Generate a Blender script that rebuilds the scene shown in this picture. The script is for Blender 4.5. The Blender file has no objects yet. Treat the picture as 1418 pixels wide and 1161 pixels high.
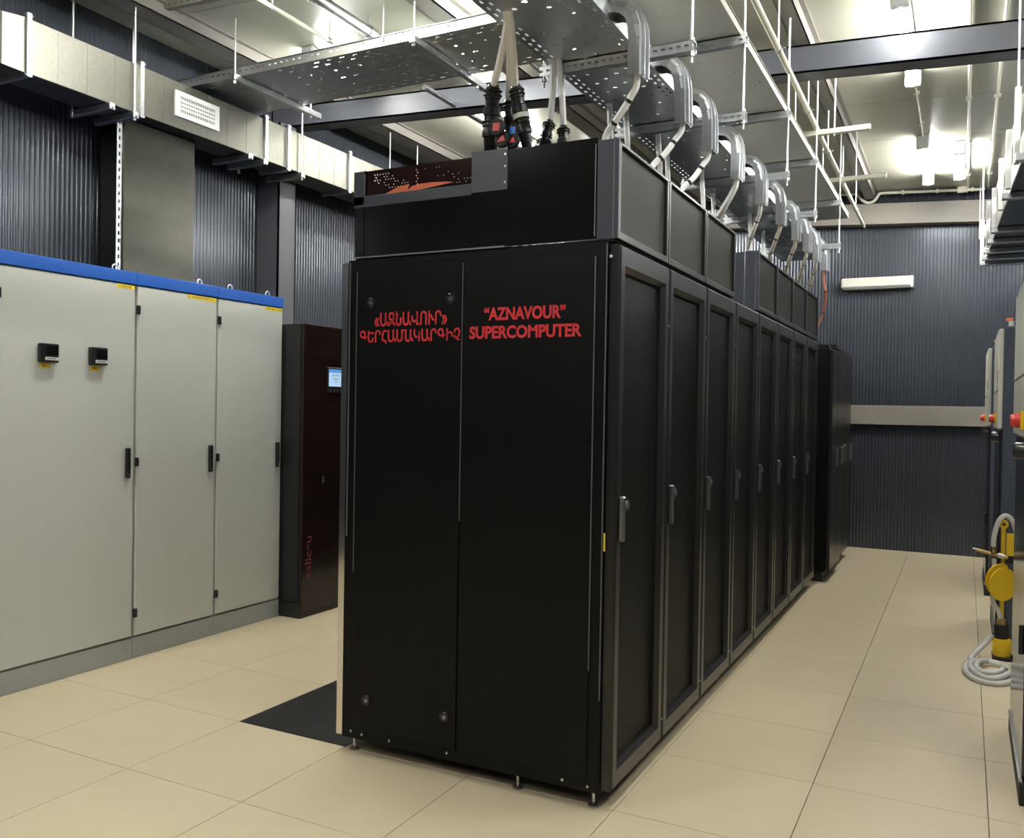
import bpy, bmesh, math, random
from mathutils import Vector, Matrix

random.seed(7)
sc = bpy.context.scene
COL = sc.collection

# ------------------------------------------------------------------ camera
FPX = 1217.8
YAW, PITCH, ROLL, CAMH = math.radians(27.257), math.radians(-0.683), math.radians(0.944), 1.4388
Fv = Vector((-math.sin(YAW) * math.cos(PITCH), math.cos(YAW) * math.cos(PITCH), math.sin(PITCH)))
Rv = Vector((math.cos(YAW), math.sin(YAW), 0))
Uv = Rv.cross(Fv)
R2 = math.cos(ROLL) * Rv + math.sin(ROLL) * Uv
U2 = -math.sin(ROLL) * Rv + math.cos(ROLL) * Uv
cam_d = bpy.data.cameras.new('camera')
cam_d.sensor_fit = 'HORIZONTAL'
cam_d.sensor_width = 36.0
cam_d.lens = 36.0 * FPX / 1418.0
cam_d.clip_start = 0.05
cam = bpy.data.objects.new('camera', cam_d)
COL.objects.link(cam)
cam.matrix_world = Matrix(((R2.x, U2.x, -Fv.x, 0), (R2.y, U2.y, -Fv.y, 0), (R2.z, U2.z, -Fv.z, CAMH), (0, 0, 0, 1)))
sc.camera = cam

# ------------------------------------------------------------------ world, exposure
w = bpy.data.worlds.new('world')
sc.world = w
w.use_nodes = True
w.node_tree.nodes['Background'].inputs[0].default_value = (0.6, 0.62, 0.65, 1)
w.node_tree.nodes['Background'].inputs[1].default_value = 0.05
sc.view_settings.view_transform = 'Standard'
sc.view_settings.look = 'None'
sc.view_settings.gamma = 1.0
sc.view_settings.use_curve_mapping = False
sc.view_settings.exposure = 1.86
LAMP = 27.0          # emission of the tube lights' diffusers
LAMP_COLOR = (1.0, 1.0, 0.96)


# ------------------------------------------------------------------ materials
def new_mat(name):
    m = bpy.data.materials.new(name)
    m.use_nodes = True
    nt = m.node_tree
    return m, nt, nt.nodes['Principled BSDF'], nt.nodes['Material Output']


def mth(nt, op, a, b=None, c=None):
    n = nt.nodes.new('ShaderNodeMath')
    n.operation = op
    for i, v in enumerate((a, b, c)):
        if v is None:
            continue
        if isinstance(v, (int, float)):
            n.inputs[i].default_value = v
        else:
            nt.links.new(v, n.inputs[i])
    return n.outputs[0]


def paint(name, col, rough=0.45, metal=0.0, spec=0.5, noise=0.0, nscale=6.0, bump=0.0, bscale=300.0, emit=0.0, coat=0.0, rnoise=0.0):
    m, nt, p, o = new_mat(name)
    p.inputs['Base Color'].default_value = (*col, 1)
    p.inputs['Roughness'].default_value = rough
    p.inputs['Metallic'].default_value = metal
    p.inputs['Specular IOR Level'].default_value = spec
    p.inputs['Coat Weight'].default_value = coat
    tc = None
    if noise or bump or rnoise:
        tc = nt.nodes.new('ShaderNodeTexCoord')
    if noise or rnoise:
        nz = nt.nodes.new('ShaderNodeTexNoise')
        nz.inputs['Scale'].default_value = nscale
        nz.inputs['Detail'].default_value = 4
        nt.links.new(tc.outputs['Object'], nz.inputs['Vector'])
        if noise:
            mr = nt.nodes.new('ShaderNodeMapRange')
            mr.inputs[1].default_value = 0.3
            mr.inputs[2].default_value = 0.7
            mr.inputs[3].default_value = 1 - noise
            mr.inputs[4].default_value = 1 + noise
            nt.links.new(nz.outputs[0], mr.inputs[0])
            mx = nt.nodes.new('ShaderNodeVectorMath')
            mx.operation = 'SCALE'
            mx.inputs[0].default_value = col
            nt.links.new(mr.outputs[0], mx.inputs['Scale'])
            nt.links.new(mx.outputs[0], p.inputs['Base Color'])
        if rnoise:
            mr = nt.nodes.new('ShaderNodeMapRange')
            mr.inputs[1].default_value = 0.3
            mr.inputs[2].default_value = 0.7
            mr.inputs[3].default_value = max(0.02, rough - rnoise)
            mr.inputs[4].default_value = rough + rnoise
            nt.links.new(nz.outputs[0], mr.inputs[0])
            nt.links.new(mr.outputs[0], p.inputs['Roughness'])
    if bump:
        bz = nt.nodes.new('ShaderNodeTexNoise')
        bz.inputs['Scale'].default_value = bscale
        nt.links.new(tc.outputs['Object'], bz.inputs['Vector'])
        bp = nt.nodes.new('ShaderNodeBump')
        bp.inputs['Strength'].default_value = bump
        bp.inputs['Distance'].default_value = 0.002
        nt.links.new(bz.outputs[0], bp.inputs['Height'])
        nt.links.new(bp.outputs[0], p.inputs['Normal'])
    if emit:
        p.inputs['Emission Color'].default_value = (*col, 1)
        p.inputs['Emission Strength'].default_value = emit
    return m


def galvanised(name, col=(0.62, 0.64, 0.66), rough=0.36, spangle=0.05, scale=45.0):
    m, nt, p, o = new_mat(name)
    p.inputs['Metallic'].default_value = 1.0
    tc = nt.nodes.new('ShaderNodeTexCoord')
    vo = nt.nodes.new('ShaderNodeTexVoronoi')
    vo.inputs['Scale'].default_value = scale
    nt.links.new(tc.outputs['Object'], vo.inputs['Vector'])
    sep = nt.nodes.new('ShaderNodeSeparateColor')
    nt.links.new(vo.outputs['Color'], sep.inputs[0])
    k = mth(nt, 'MULTIPLY_ADD', sep.outputs[0], 2 * spangle, 1 - spangle)
    mx = nt.nodes.new('ShaderNodeVectorMath')
    mx.operation = 'SCALE'
    mx.inputs[0].default_value = col
    nt.links.new(k, mx.inputs['Scale'])
    nt.links.new(mx.outputs[0], p.inputs['Base Color'])
    nt.links.new(mth(nt, 'MULTIPLY_ADD', sep.outputs[1], 0.05, rough - 0.025), p.inputs['Roughness'])
    return m


def perforated(name, base, rough, metal, across, along, edge_cols, slot_pitch, slot_len, slot_w, dot_pitch, dot_r, dot_x=(0.0,)):
    """Sheet metal with punched slots and round holes; across/along are object axes 0,1,2."""
    m, nt, p, o = new_mat(name)
    p.inputs['Base Color'].default_value = (*base, 1)
    p.inputs['Roughness'].default_value = rough
    p.inputs['Metallic'].default_value = metal
    tc = nt.nodes.new('ShaderNodeTexCoord')
    s = nt.nodes.new('ShaderNodeSeparateXYZ')
    nt.links.new(tc.outputs['Object'], s.inputs[0])
    a, l = s.outputs[across], s.outputs[along]
    mask = None
    for i, ec in enumerate(edge_cols):
        near = mth(nt, 'LESS_THAN', mth(nt, 'ABSOLUTE', mth(nt, 'SUBTRACT', a, ec)), slot_w)
        ph = mth(nt, 'FRACT', mth(nt, 'ADD', mth(nt, 'DIVIDE', l, slot_pitch), 100.0 + 0.5 * (i % 2)))
        hit = mth(nt, 'MULTIPLY', near, mth(nt, 'LESS_THAN', ph, slot_len))
        mask = hit if mask is None else mth(nt, 'MAXIMUM', mask, hit)
    for i, dx in enumerate(dot_x):
        da = mth(nt, 'SUBTRACT', a, dx)
        ph = mth(nt, 'FRACT', mth(nt, 'ADD', mth(nt, 'DIVIDE', l, dot_pitch), 100.0 + 0.33 * i))
        dl = mth(nt, 'MULTIPLY', mth(nt, 'SUBTRACT', ph, 0.5), dot_pitch)
        r2 = mth(nt, 'ADD', mth(nt, 'MULTIPLY', da, da), mth(nt, 'MULTIPLY', dl, dl))
        hit = mth(nt, 'LESS_THAN', r2, dot_r * dot_r)
        mask = hit if mask is None else mth(nt, 'MAXIMUM', mask, hit)
    tr = nt.nodes.new('ShaderNodeBsdfTransparent')
    mix = nt.nodes.new('ShaderNodeMixShader')
    nt.links.new(mask, mix.inputs[0])
    nt.links.new(p.outputs[0], mix.inputs[1])
    nt.links.new(tr.outputs[0], mix.inputs[2])
    nt.links.new(mix.outputs[0], o.inputs[0])
    return m


def mesh_sheet(name, base, pitch, r, axes, rough=0.4, metal=0.0, through=1.0):
    """Finely perforated sheet: staggered round holes that let light through."""
    m, nt, p, o = new_mat(name)
    p.inputs['Base Color'].default_value = (*base, 1)
    p.inputs['Roughness'].default_value = rough
    p.inputs['Metallic'].default_value = metal
    tc = nt.nodes.new('ShaderNodeTexCoord')
    s = nt.nodes.new('ShaderNodeSeparateXYZ')
    nt.links.new(tc.outputs['Object'], s.inputs[0])
    row = mth(nt, 'DIVIDE', s.outputs[axes[1]], pitch * 0.866)
    rf = mth(nt, 'FLOOR', row)
    sh = mth(nt, 'MULTIPLY', mth(nt, 'MODULO', mth(nt, 'ABSOLUTE', rf), 2.0), 0.5)
    u = mth(nt, 'SUBTRACT', mth(nt, 'FRACT', mth(nt, 'ADD', mth(nt, 'DIVIDE', s.outputs[axes[0]], pitch), mth(nt, 'ADD', sh, 500.0))), 0.5)
    v = mth(nt, 'MULTIPLY', mth(nt, 'SUBTRACT', mth(nt, 'FRACT', mth(nt, 'ADD', row, 500.0)), 0.5), 0.866)
    d2 = mth(nt, 'ADD', mth(nt, 'MULTIPLY', u, u), mth(nt, 'MULTIPLY', v, v))
    hole = mth(nt, 'MULTIPLY', mth(nt, 'LESS_THAN', d2, r * r), through)
    tr = nt.nodes.new('ShaderNodeBsdfTransparent')
    mix = nt.nodes.new('ShaderNodeMixShader')
    nt.links.new(hole, mix.inputs[0])
    nt.links.new(p.outputs[0], mix.inputs[1])
    nt.links.new(tr.outputs[0], mix.inputs[2])
    nt.links.new(mix.outputs[0], o.inputs[0])
    return m


def tile_mat():
    m, nt, p, o = new_mat('floor_vinyl')
    tc = nt.nodes.new('ShaderNodeTexCoord')
    nz = nt.nodes.new('ShaderNodeTexNoise')
    nz.inputs['Scale'].default_value = 2.2
    nz.inputs['Detail'].default_value = 5
    geo = nt.nodes.new('ShaderNodeNewGeometry')
    nt.links.new(geo.outputs['Position'], nz.inputs['Vector'])
    oi = nt.nodes.new('ShaderNodeObjectInfo')
    k = mth(nt, 'ADD', mth(nt, 'MULTIPLY_ADD', nz.outputs[0], 0.08, 0.93), mth(nt, 'MULTIPLY', oi.outputs['Random'], 0.03))
    mx = nt.nodes.new('ShaderNodeVectorMath')
    mx.operation = 'SCALE'
    mx.inputs[0].default_value = (0.56, 0.475, 0.325)
    nt.links.new(k, mx.inputs['Scale'])
    nt.links.new(mx.outputs[0], p.inputs['Base Color'])
    p.inputs['Roughness'].default_value = 0.42
    p.inputs['Specular IOR Level'].default_value = 0.4
    return m


M = {}
M['tile'] = tile_mat()
M['grout'] = paint('floor_joint', (0.10, 0.085, 0.06), 0.8)
M['perf_tile'] = mesh_sheet('perforated_floor_tile', (0.005, 0.0048, 0.0048), 0.012, 0.28, (0, 1), 0.5, through=0.5)
M['ceiling'] = paint('ceiling_panel', (0.40, 0.395, 0.32), 0.33, noise=0.04, nscale=1.5)
M['ceiling_gap'] = paint('ceiling_joint', (0.30, 0.29, 0.22), 0.6)
M['wall'] = paint('ribbed_wall', (0.064, 0.072, 0.088), 0.23, metal=0.45, spec=0.6, noise=0.06, nscale=2)
M['wall_flat'] = paint('flat_wall', (0.05, 0.058, 0.078), 0.45, spec=0.5)
M['beam'] = paint('beam_paint', (0.08, 0.084, 0.098), 0.45, noise=0.04, nscale=3)
M['purlin'] = paint('purlin_paint', (0.20, 0.185, 0.165), 0.5)
M['trim'] = paint('girt_paint', (0.22, 0.20, 0.175), 0.5, noise=0.05, nscale=4)
M['column'] = paint('column_paint', (0.085, 0.085, 0.095), 0.35, spec=0.6)
M['black'] = paint('rack_black', (0.003, 0.003, 0.0032), 0.42, spec=0.2, noise=0.1, nscale=3, bump=0.03, bscale=900)
M['black_frame'] = paint('rack_frame_black', (0.014, 0.013, 0.012), 0.30, bump=0.02, bscale=900)
M['black_gloss'] = paint('rack_gloss_black', (0.006, 0.006, 0.007), 0.12)
M['edge'] = paint('pale_metal_edge', (0.20, 0.20, 0.21), 0.5, metal=0.5)  # plain pale metal tone of the thin edge strips
M['blue_black'] = paint('blue_black_paint', (0.036, 0.041, 0.060), 0.4)
M['door_mesh'] = mesh_sheet('door_mesh', (0.013, 0.012, 0.011), 0.007, 0.42, (1, 2), 0.45)
M['hood_mesh'] = mesh_sheet('hood_mesh', (0.022, 0.0205, 0.0175), 0.008, 0.33, (1, 2), 0.5)
M['hood_mesh'].node_tree.nodes['Principled BSDF'].inputs['Specular IOR Level'].default_value = 0.2
M['inside'] = paint('rack_inside', (0.02, 0.02, 0.02), 0.6)
M['equip'] = paint('server_grey', (0.45, 0.47, 0.48), 0.35)
M['chrome'] = paint('polished_metal', (0.72, 0.72, 0.72), 0.09, metal=1.0)
M['steel'] = paint('steel', (0.55, 0.55, 0.56), 0.28, metal=1.0)
M['handle'] = paint('dark_chrome', (0.30, 0.30, 0.31), 0.28, metal=0.9)
M['alu'] = paint('polished_strip', (0.78, 0.75, 0.71), 0.12, metal=1.0)
M['rubber'] = paint('black_rubber', (0.012, 0.012, 0.012), 0.6)
M['plastic'] = paint('black_plastic', (0.014, 0.014, 0.015), 0.28)
M['red'] = paint('red_lettering', (0.68, 0.032, 0.042), 0.5)
M['maroon'] = paint('maroon_window', (0.022, 0.008, 0.008), 0.12)
M['orange'] = paint('orange_swoosh', (0.80, 0.16, 0.06), 0.4)
M['dot'] = paint('hole_light_dot', (0.75, 0.74, 0.7), 0.4)  # pale colour standing for light that shines through perforations
M['grey'] = paint('cabinet_grey', (0.545, 0.56, 0.53), 0.28, spec=0.5, bump=0.04, bscale=700, noise=0.02, nscale=1.2)
M['grey_base'] = paint('cabinet_plinth', (0.34, 0.36, 0.35), 0.4)
M['grey_edge'] = paint('cabinet_edge', (0.62, 0.62, 0.57), 0.35)
M['blue'] = paint('blue_trim', (0.004, 0.085, 0.42), 0.35)
M['yellow_label'] = paint('yellow_label', (0.75, 0.58, 0.03), 0.5)
M['ink'] = paint('label_ink', (0.30, 0.20, 0.02), 0.6)
M['white_label'] = paint('white_label', (0.6, 0.6, 0.58), 0.5)
M['ups'] = paint('ups_black', (0.014, 0.013, 0.014), 0.3)
M['ups_front'] = paint('ups_front', (0.016, 0.009, 0.0075), 0.16)
M['ups_text'] = paint('ups_text', (0.17, 0.028, 0.04), 0.45)
M['screen'] = paint('lcd_screen', (0.42, 0.62, 0.86), 0.3, emit=0.16)
M['screen_bar'] = paint('lcd_screen_bar', (0.10, 0.30, 0.70), 0.3, emit=0.14)
M['screen_mark'] = paint('lcd_screen_marks', (0.25, 0.35, 0.32), 0.3)
M['galv'] = galvanised('galvanised')
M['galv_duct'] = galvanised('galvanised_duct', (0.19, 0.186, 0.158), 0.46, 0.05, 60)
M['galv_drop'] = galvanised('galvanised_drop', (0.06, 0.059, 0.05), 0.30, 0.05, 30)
M['galv_bright'] = galvanised('galvanised_bright', (0.50, 0.52, 0.54), 0.34, 0.06, 40)
M['lip_dull'] = galvanised('dull_galvanised', (0.42, 0.41, 0.37), 0.55, 0.04, 60)
M['rod'] = paint('threaded_rod', (0.66, 0.67, 0.66), 0.45, metal=0.6, bump=0.3, bscale=400)
M['white'] = paint('white_plastic', (0.72, 0.72, 0.70), 0.4)
M['slot'] = paint('dark_slot', (0.10, 0.10, 0.10), 0.7)
M['cable'] = paint('white_cable', (0.94, 0.94, 0.92), 0.45)
M['cream_cable'] = paint('cream_cable', (0.62, 0.57, 0.46), 0.45)
M['orange_cable'] = paint('orange_cable', (0.62, 0.19, 0.11), 0.45)
M['conduit'] = paint('cream_conduit', (0.62, 0.60, 0.50), 0.4)
M['lamp_body'] = paint('lamp_body', (0.55, 0.56, 0.55), 0.45)
M['cream'] = paint('cream_panel', (0.56, 0.55, 0.49), 0.4)
M['navy_cab'] = paint('navy_cabinet', (0.055, 0.068, 0.095), 0.4, noise=0.35, nscale=60)
M['dark_gloss'] = paint('dark_gloss_front', (0.02, 0.021, 0.024), 0.13, spec=0.6)
M['red_switch'] = paint('red_switch', (0.62, 0.04, 0.03), 0.4)
M['yellow'] = paint('yellow_paint', (0.80, 0.52, 0.015), 0.4)
M['brass'] = paint('brass', (0.45, 0.33, 0.14), 0.35, metal=1.0)
M['orange_cap'] = paint('orange_cap', (0.75, 0.20, 0.07), 0.45)
M['blue_plug'] = paint('blue_marker', (0.02, 0.20, 0.75), 0.4)
M['red_plug'] = paint('red_marker', (0.72, 0.05, 0.06), 0.4)
M['hose'] = paint('clear_hose', (0.80, 0.80, 0.78), 0.12)
_p = M['hose'].node_tree.nodes['Principled BSDF']
_p.inputs['Transmission Weight'].default_value = 0.35
_p.inputs['IOR'].default_value = 1.25
M['trayB'] = perforated('perforated_tray', (0.70, 0.72, 0.74), 0.4, 1.0, 0, 1, (-0.165, -0.14, 0.165, 0.14), 0.055, 0.5, 0.0055, 0.11, 0.010, (-0.085, -0.03, 0.03, 0.085))
M['trayC'] = perforated('upper_tray_sheet', (0.66, 0.64, 0.57), 0.4, 1.0, 0, 1, (0.24,), 0.25, 0.10, 0.004, 0.31, 0.007, (-0.15, 0.02, 0.15, 0.21))
M['trayA'] = perforated('cross_tray_sheet', (0.55, 0.58, 0.58), 0.4, 1.0, 1, 0, (-0.27, -0.22, 0.27, 0.22, 0.0), 0.10, 0.36, 0.004, 0.10, 0.008, (-0.12, 0.12))
M['lip'] = perforated('tray_side_lip', (0.72, 0.72, 0.68), 0.42, 1.0, 2, 0, (0.006,), 0.05, 0.4, 0.004, 0.3, 0.001)
M['slotted'] = perforated('slotted_strut', (0.68, 0.71, 0.74), 0.38, 1.0, 2, 0, (0.0,), 0.03, 0.5, 0.005, 0.3, 0.001)
M['slotted_v'] = perforated('slotted_strip', (0.70, 0.72, 0.74), 0.38, 1.0, 1, 2, (0.0,), 0.05, 0.5, 0.006, 0.3, 0.001)


def lamp_mat():
    m, nt, p, o = new_mat('lamp_diffuser')
    p.inputs['Base Color'].default_value = (0.9, 0.9, 0.86, 1)
    p.inputs['Emission Color'].default_value = (*LAMP_COLOR, 1)
    p.inputs['Emission Strength'].default_value = LAMP
    return m


M['lamp'] = lamp_mat()

# ------------------------------------------------------------------ builders
ORG = {}


class MB:
    """Collects shapes in world coordinates; build() links them as one mesh object."""

    def __init__(self):
        self.v, self.f, self.sm = [], [], False

    def poly(self, vs, fs):
        b = len(self.v)
        self.v += [tuple(x) for x in vs]
        self.f += [tuple(b + i for i in q) for q in fs]
        return self

    def box(self, x0, x1, y0, y1, z0, z1, b=0.0):
        if x0 > x1: x0, x1 = x1, x0
        if y0 > y1: y0, y1 = y1, y0
        if z0 > z1: z0, z1 = z1, z0
        if b <= 0:
            vs = [(x, y, z) for z in (z0, z1) for y in (y0, y1) for x in (x0, x1)]
            return self.poly(vs, [(0, 2, 3, 1), (4, 5, 7, 6), (0, 1, 5, 4), (2, 6, 7, 3), (0, 4, 6, 2), (1, 3, 7, 5)])
        b = min(b, (x1 - x0) * .45, (y1 - y0) * .45, (z1 - z0) * .45)
        bm = bmesh.new()
        bmesh.ops.create_cube(bm, size=1)
        for q in bm.verts:
            q.co = Vector(((x0 + x1) / 2 + q.co.x * (x1 - x0), (y0 + y1) / 2 + q.co.y * (y1 - y0), (z0 + z1) / 2 + q.co.z * (z1 - z0)))
        bmesh.ops.bevel(bm, geom=list(bm.edges), offset=b, segments=1, affect='EDGES')
        bm.verts.ensure_lookup_table()
        self.poly([q.co.copy() for q in bm.verts], [[q.index for q in fc.verts] for fc in bm.faces])
        bm.free()
        return self

    def slope(self, x0, x1, y0, y1, zb, zt):
        """box whose bottom and top follow functions of x"""
        vs = [(x0, y0, zb(x0)), (x1, y0, zb(x1)), (x0, y1, zb(x0)), (x1, y1, zb(x1)),
              (x0, y0, zt(x0)), (x1, y0, zt(x1)), (x0, y1, zt(x0)), (x1, y1, zt(x1))]
        return self.poly(vs, [(0, 2, 3, 1), (4, 5, 7, 6), (0, 1, 5, 4), (2, 6, 7, 3), (0, 4, 6, 2), (1, 3, 7, 5)])

    def cyl(self, p, q, r, r2=None, n=12, cap=True):
        p, q = Vector(p), Vector(q)
        r2 = r if r2 is None else r2
        d = (q - p).normalized()
        a = d.orthogonal().normalized()
        c = d.cross(a)
        vs = []
        for P, rr in ((p, r), (q, r2)):
            for i in range(n):
                t = 2 * math.pi * i / n
                vs.append(P + (a * math.cos(t) + c * math.sin(t)) * rr)
        fs = [(i, (i + 1) % n, n + (i + 1) % n, n + i) for i in range(n)]
        if cap:
            fs += [tuple(range(n - 1, -1, -1)), tuple(range(n, 2 * n))]
        self.sm = True
        return self.poly(vs, fs)

    def lathe(self, p, q, prof, n=14):
        """profile of (t along p-q, radius)"""
        p, q = Vector(p), Vector(q)
        d = (q - p)
        dn = d.normalized()
        a = dn.orthogonal().normalized()
        c = dn.cross(a)
        vs, fs = [], []
        for t, r in prof:
            P = p + d * t
            for i in range(n):
                an = 2 * math.pi * i / n
                vs.append(P + (a * math.cos(an) + c * math.sin(an)) * r)
        for k in range(len(prof) - 1):
            for i in range(n):
                j = (i + 1) % n
                fs.append((k * n + i, k * n + j, (k + 1) * n + j, (k + 1) * n + i))
        fs += [tuple(range(n - 1, -1, -1)), tuple(range((len(prof) - 1) * n, len(prof) * n))]
        self.sm = True
        return self.poly(vs, fs)

    def tube(self, pts, r, n=8, sub=6):
        P = [Vector(p) for p in pts]
        path = []
        for i in range(len(P) - 1):
            p0 = P[i - 1] if i else P[0] * 2 - P[1]
            p1, p2 = P[i], P[i + 1]
            p3 = P[i + 2] if i + 2 < len(P) else P[-1] * 2 - P[-2]
            for k in range(sub):
                t = k / sub
                path.append(0.5 * ((2 * p1) + (p2 - p0) * t + (2 * p0 - 5 * p1 + 4 * p2 - p3) * t * t + (3 * p1 - p0 - 3 * p2 + p3) * t ** 3))
        path.append(P[-1])
        vs, fs = [], []
        a = None
        for i, p in enumerate(path):
            d = (path[min(i + 1, len(path) - 1)] - path[max(i - 1, 0)]).normalized()
            a = d.orthogonal().normalized() if a is None else (a - d * a.dot(d)).normalized()
            c = d.cross(a)
            for k in range(n):
                t = 2 * math.pi * k / n
                vs.append(p + (a * math.cos(t) + c * math.sin(t)) * r)
        L = len(path)
        for i in range(L - 1):
            for k in range(n):
                j = (k + 1) % n
                fs.append((i * n + k, i * n + j, (i + 1) * n + j, (i + 1) * n + k))
        fs += [tuple(range(n - 1, -1, -1)), tuple(range((L - 1) * n, L * n))]
        self.sm = True
        self.path = path
        return self.poly(vs, fs)

    def prism(self, outline, axis, d0, d1):
        """2-D outline extruded along axis 0/1/2 between d0 and d1"""
        n = len(outline)

        def mk(a, b, d):
            return (d, a, b) if axis == 0 else (a, d, b) if axis == 1 else (a, b, d)
        vs = [mk(a, b, d0) for a, b in outline] + [mk(a, b, d1) for a, b in outline]
        fs = [tuple(range(n - 1, -1, -1)), tuple(range(n, 2 * n))] + [(i, (i + 1) % n, n + (i + 1) % n, n + i) for i in range(n)]
        return self.poly(vs, fs)

    def ring(self, axis, d0, d1, o, i, ch=0.0):
        """rectangular frame: o=(a0,a1,b0,b1) outer, i inner; the front face at d1 is chamfered towards the opening"""
        def mk(a, b, d):
            return (d, a, b) if axis == 0 else (a, d, b) if axis == 1 else (a, b, d)

        def rect(q, d):
            return [mk(q[0], q[2], d), mk(q[1], q[2], d), mk(q[1], q[3], d), mk(q[0], q[3], d)]
        s = 1 if d1 > d0 else -1
        ic = (i[0] - ch, i[1] + ch, i[2] - ch, i[3] + ch)
        oc = (o[0] + ch * .5, o[1] - ch * .5, o[2] + ch * .5, o[3] - ch * .5)
        vs = rect(o, d0) + rect(o, d1 - s * ch * .5) + rect(oc, d1) + rect(ic, d1) + rect(i, d1 - s * ch) + rect(i, d0)
        fs = []
        for L in range(6):
            for k in range(4):
                a, b = L * 4 + k, L * 4 + (k + 1) % 4
                c = ((L + 1) % 6) * 4
                fs.append((a, b, c + (k + 1) % 4, c + k))
        return self.poly(vs, fs)

    def build(self, name, mat, parent=None, origin=None):
        if parent is not None:
            origin = ORG[parent.name]
        elif origin is None:
            xs = [p[0] for p in self.v]; ys = [p[1] for p in self.v]; zs = [p[2] for p in self.v]
            origin = Vector(((min(xs) + max(xs)) / 2, (min(ys) + max(ys)) / 2, min(zs)))
        origin = Vector(origin)
        me = bpy.data.meshes.new(name)
        me.from_pydata([Vector(p) - origin for p in self.v], [], self.f)
        bm = bmesh.new()
        bm.from_mesh(me)
        bmesh.ops.recalc_face_normals(bm, faces=bm.faces)
        bm.to_mesh(me)
        bm.free()
        if self.sm:
            me.shade_smooth()
            me.set_sharp_from_angle(angle=math.radians(38))
        me.materials.append(M[mat] if isinstance(mat, str) else mat)
        o = bpy.data.objects.new(name, me)
        COL.objects.link(o)
        if parent is not None:
            o.parent = parent
        else:
            o.location = origin
        ORG[o.name] = origin
        return o


def tag(o, label, cat, group=None):
    o['label'] = label
    o['category'] = cat
    if group:
        o['group'] = group
    return o


def thing(name, label, cat, loc, group=None):
    o = bpy.data.objects.new(name, None)
    o.empty_display_size = 0.1
    COL.objects.link(o)
    o.location = loc
    ORG[o.name] = Vector(loc)
    return tag(o, label, cat, group)


def struct(o, label=None):
    o['kind'] = 'structure'
    if label:
        o['label'] = label
    return o


def copy_tree(o, parent=None, shift=None):
    c = o.copy()
    COL.objects.link(c)
    if parent is not None:
        c.parent = parent
        ORG[c.name] = ORG[parent.name]
    else:
        c.location = o.location + Vector(shift)
        ORG[c.name] = ORG[o.name] + Vector(shift)
    for ch in list(o.children):
        copy_tree(ch, c)
    return c


def text_mesh(body, x0, x1, zb, zt, y, depth=0.0015, bold=0.02):
    """lettering in the XZ plane facing -Y, fitted to x0..x1 and zb..zt; each outline is filled on its own"""
    c = bpy.data.curves.new('lettering', 'FONT')
    c.body = body
    t = bpy.data.objects.new('lettering_source', c)
    COL.objects.link(t)
    bpy.context.view_layer.update()
    dg = bpy.context.evaluated_depsgraph_get()
    src = t.to_curve(dg)
    outs, holes = [], []
    for sp in src.splines:
        pts = [(Vector(b.handle_left), Vector(b.co), Vector(b.handle_right)) for b in sp.bezier_points]
        ar = 0.0
        poly = []
        for k in range(len(pts)):
            a, b = pts[k], pts[(k + 1) % len(pts)]
            for q in range(4):
                u = q / 4
                poly.append(a[1] * (1 - u) ** 3 + a[2] * 3 * u * (1 - u) ** 2 + b[0] * 3 * u * u * (1 - u) + b[1] * u ** 3)
        for k in range(len(poly)):
            a, b = poly[k], poly[(k + 1) % len(poly)]
            ar += a.x * b.y - b.x * a.y
        outs.append((pts, poly, ar))

    def inside(p, poly):
        r = False
        for k in range(len(poly)):
            a, b = poly[k], poly[(k + 1) % len(poly)]
            if (a.y > p.y) != (b.y > p.y) and p.x < (b.x - a.x) * (p.y - a.y) / (b.y - a.y) + a.x:
                r = not r
        return r
    holes = [h for h in outs if any(o is not h and h[2] * o[2] < 0 and inside(h[1][0], o[1]) for o in outs)]
    outs = [o for o in outs if not any(o is h for h in holes)]
    vs_all, fs_all = [], []
    for o in outs:
        grp = [o[0]] + [h[0] for h in holes if inside(h[1][0], o[1])]
        cu = bpy.data.curves.new('outline', 'CURVE')
        cu.dimensions = '2D'
        cu.fill_mode = 'BOTH'
        cu.resolution_u = 3
        cu.offset = bold
        for pts in grp:
            sp = cu.splines.new('BEZIER')
            sp.bezier_points.add(len(pts) - 1)
            sp.use_cyclic_u = True
            for bpnt, (hl, co, hr) in zip(sp.bezier_points, pts):
                bpnt.handle_left_type = bpnt.handle_right_type = 'FREE'
                bpnt.co, bpnt.handle_left, bpnt.handle_right = co, hl, hr
        ob = bpy.data.objects.new('outline', cu)
        COL.objects.link(ob)
        bpy.context.view_layer.update()
        me = bpy.data.meshes.new_from_object(ob.evaluated_get(bpy.context.evaluated_depsgraph_get()))
        base = len(vs_all)
        vs_all += [v.co.copy() for v in me.vertices]
        fs_all += [[base + q for q in p.vertices] for p in me.polygons]
        bpy.data.objects.remove(ob)
        bpy.data.curves.remove(cu)
        bpy.data.meshes.remove(me)
    bpy.data.objects.remove(t)
    bpy.data.curves.remove(c)
    xs = [q.x for q in vs_all]; ys = [q.y for q in vs_all]
    a, b, lo, hi = min(xs), max(xs), min(ys), max(ys)
    bm = bmesh.new()
    bv = [bm.verts.new((x0 + (q.x - a) / (b - a) * (x1 - x0), y, zb + (q.y - lo) / (hi - lo) * (zt - zb))) for q in vs_all]
    for f in fs_all:
        try:
            bm.faces.new([bv[q] for q in f])
        except ValueError:
            pass
    ext = bmesh.ops.extrude_face_region(bm, geom=list(bm.faces))
    for g in ext['geom']:
        if isinstance(g, bmesh.types.BMVert):
            g.co.y -= depth
    bm.verts.index_update()
    mb = MB()
    mb.poly([q.co.copy() for q in bm.verts], [[q.index for q in fc.verts] for fc in bm.faces])
    bm.free()
    return mb


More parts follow.
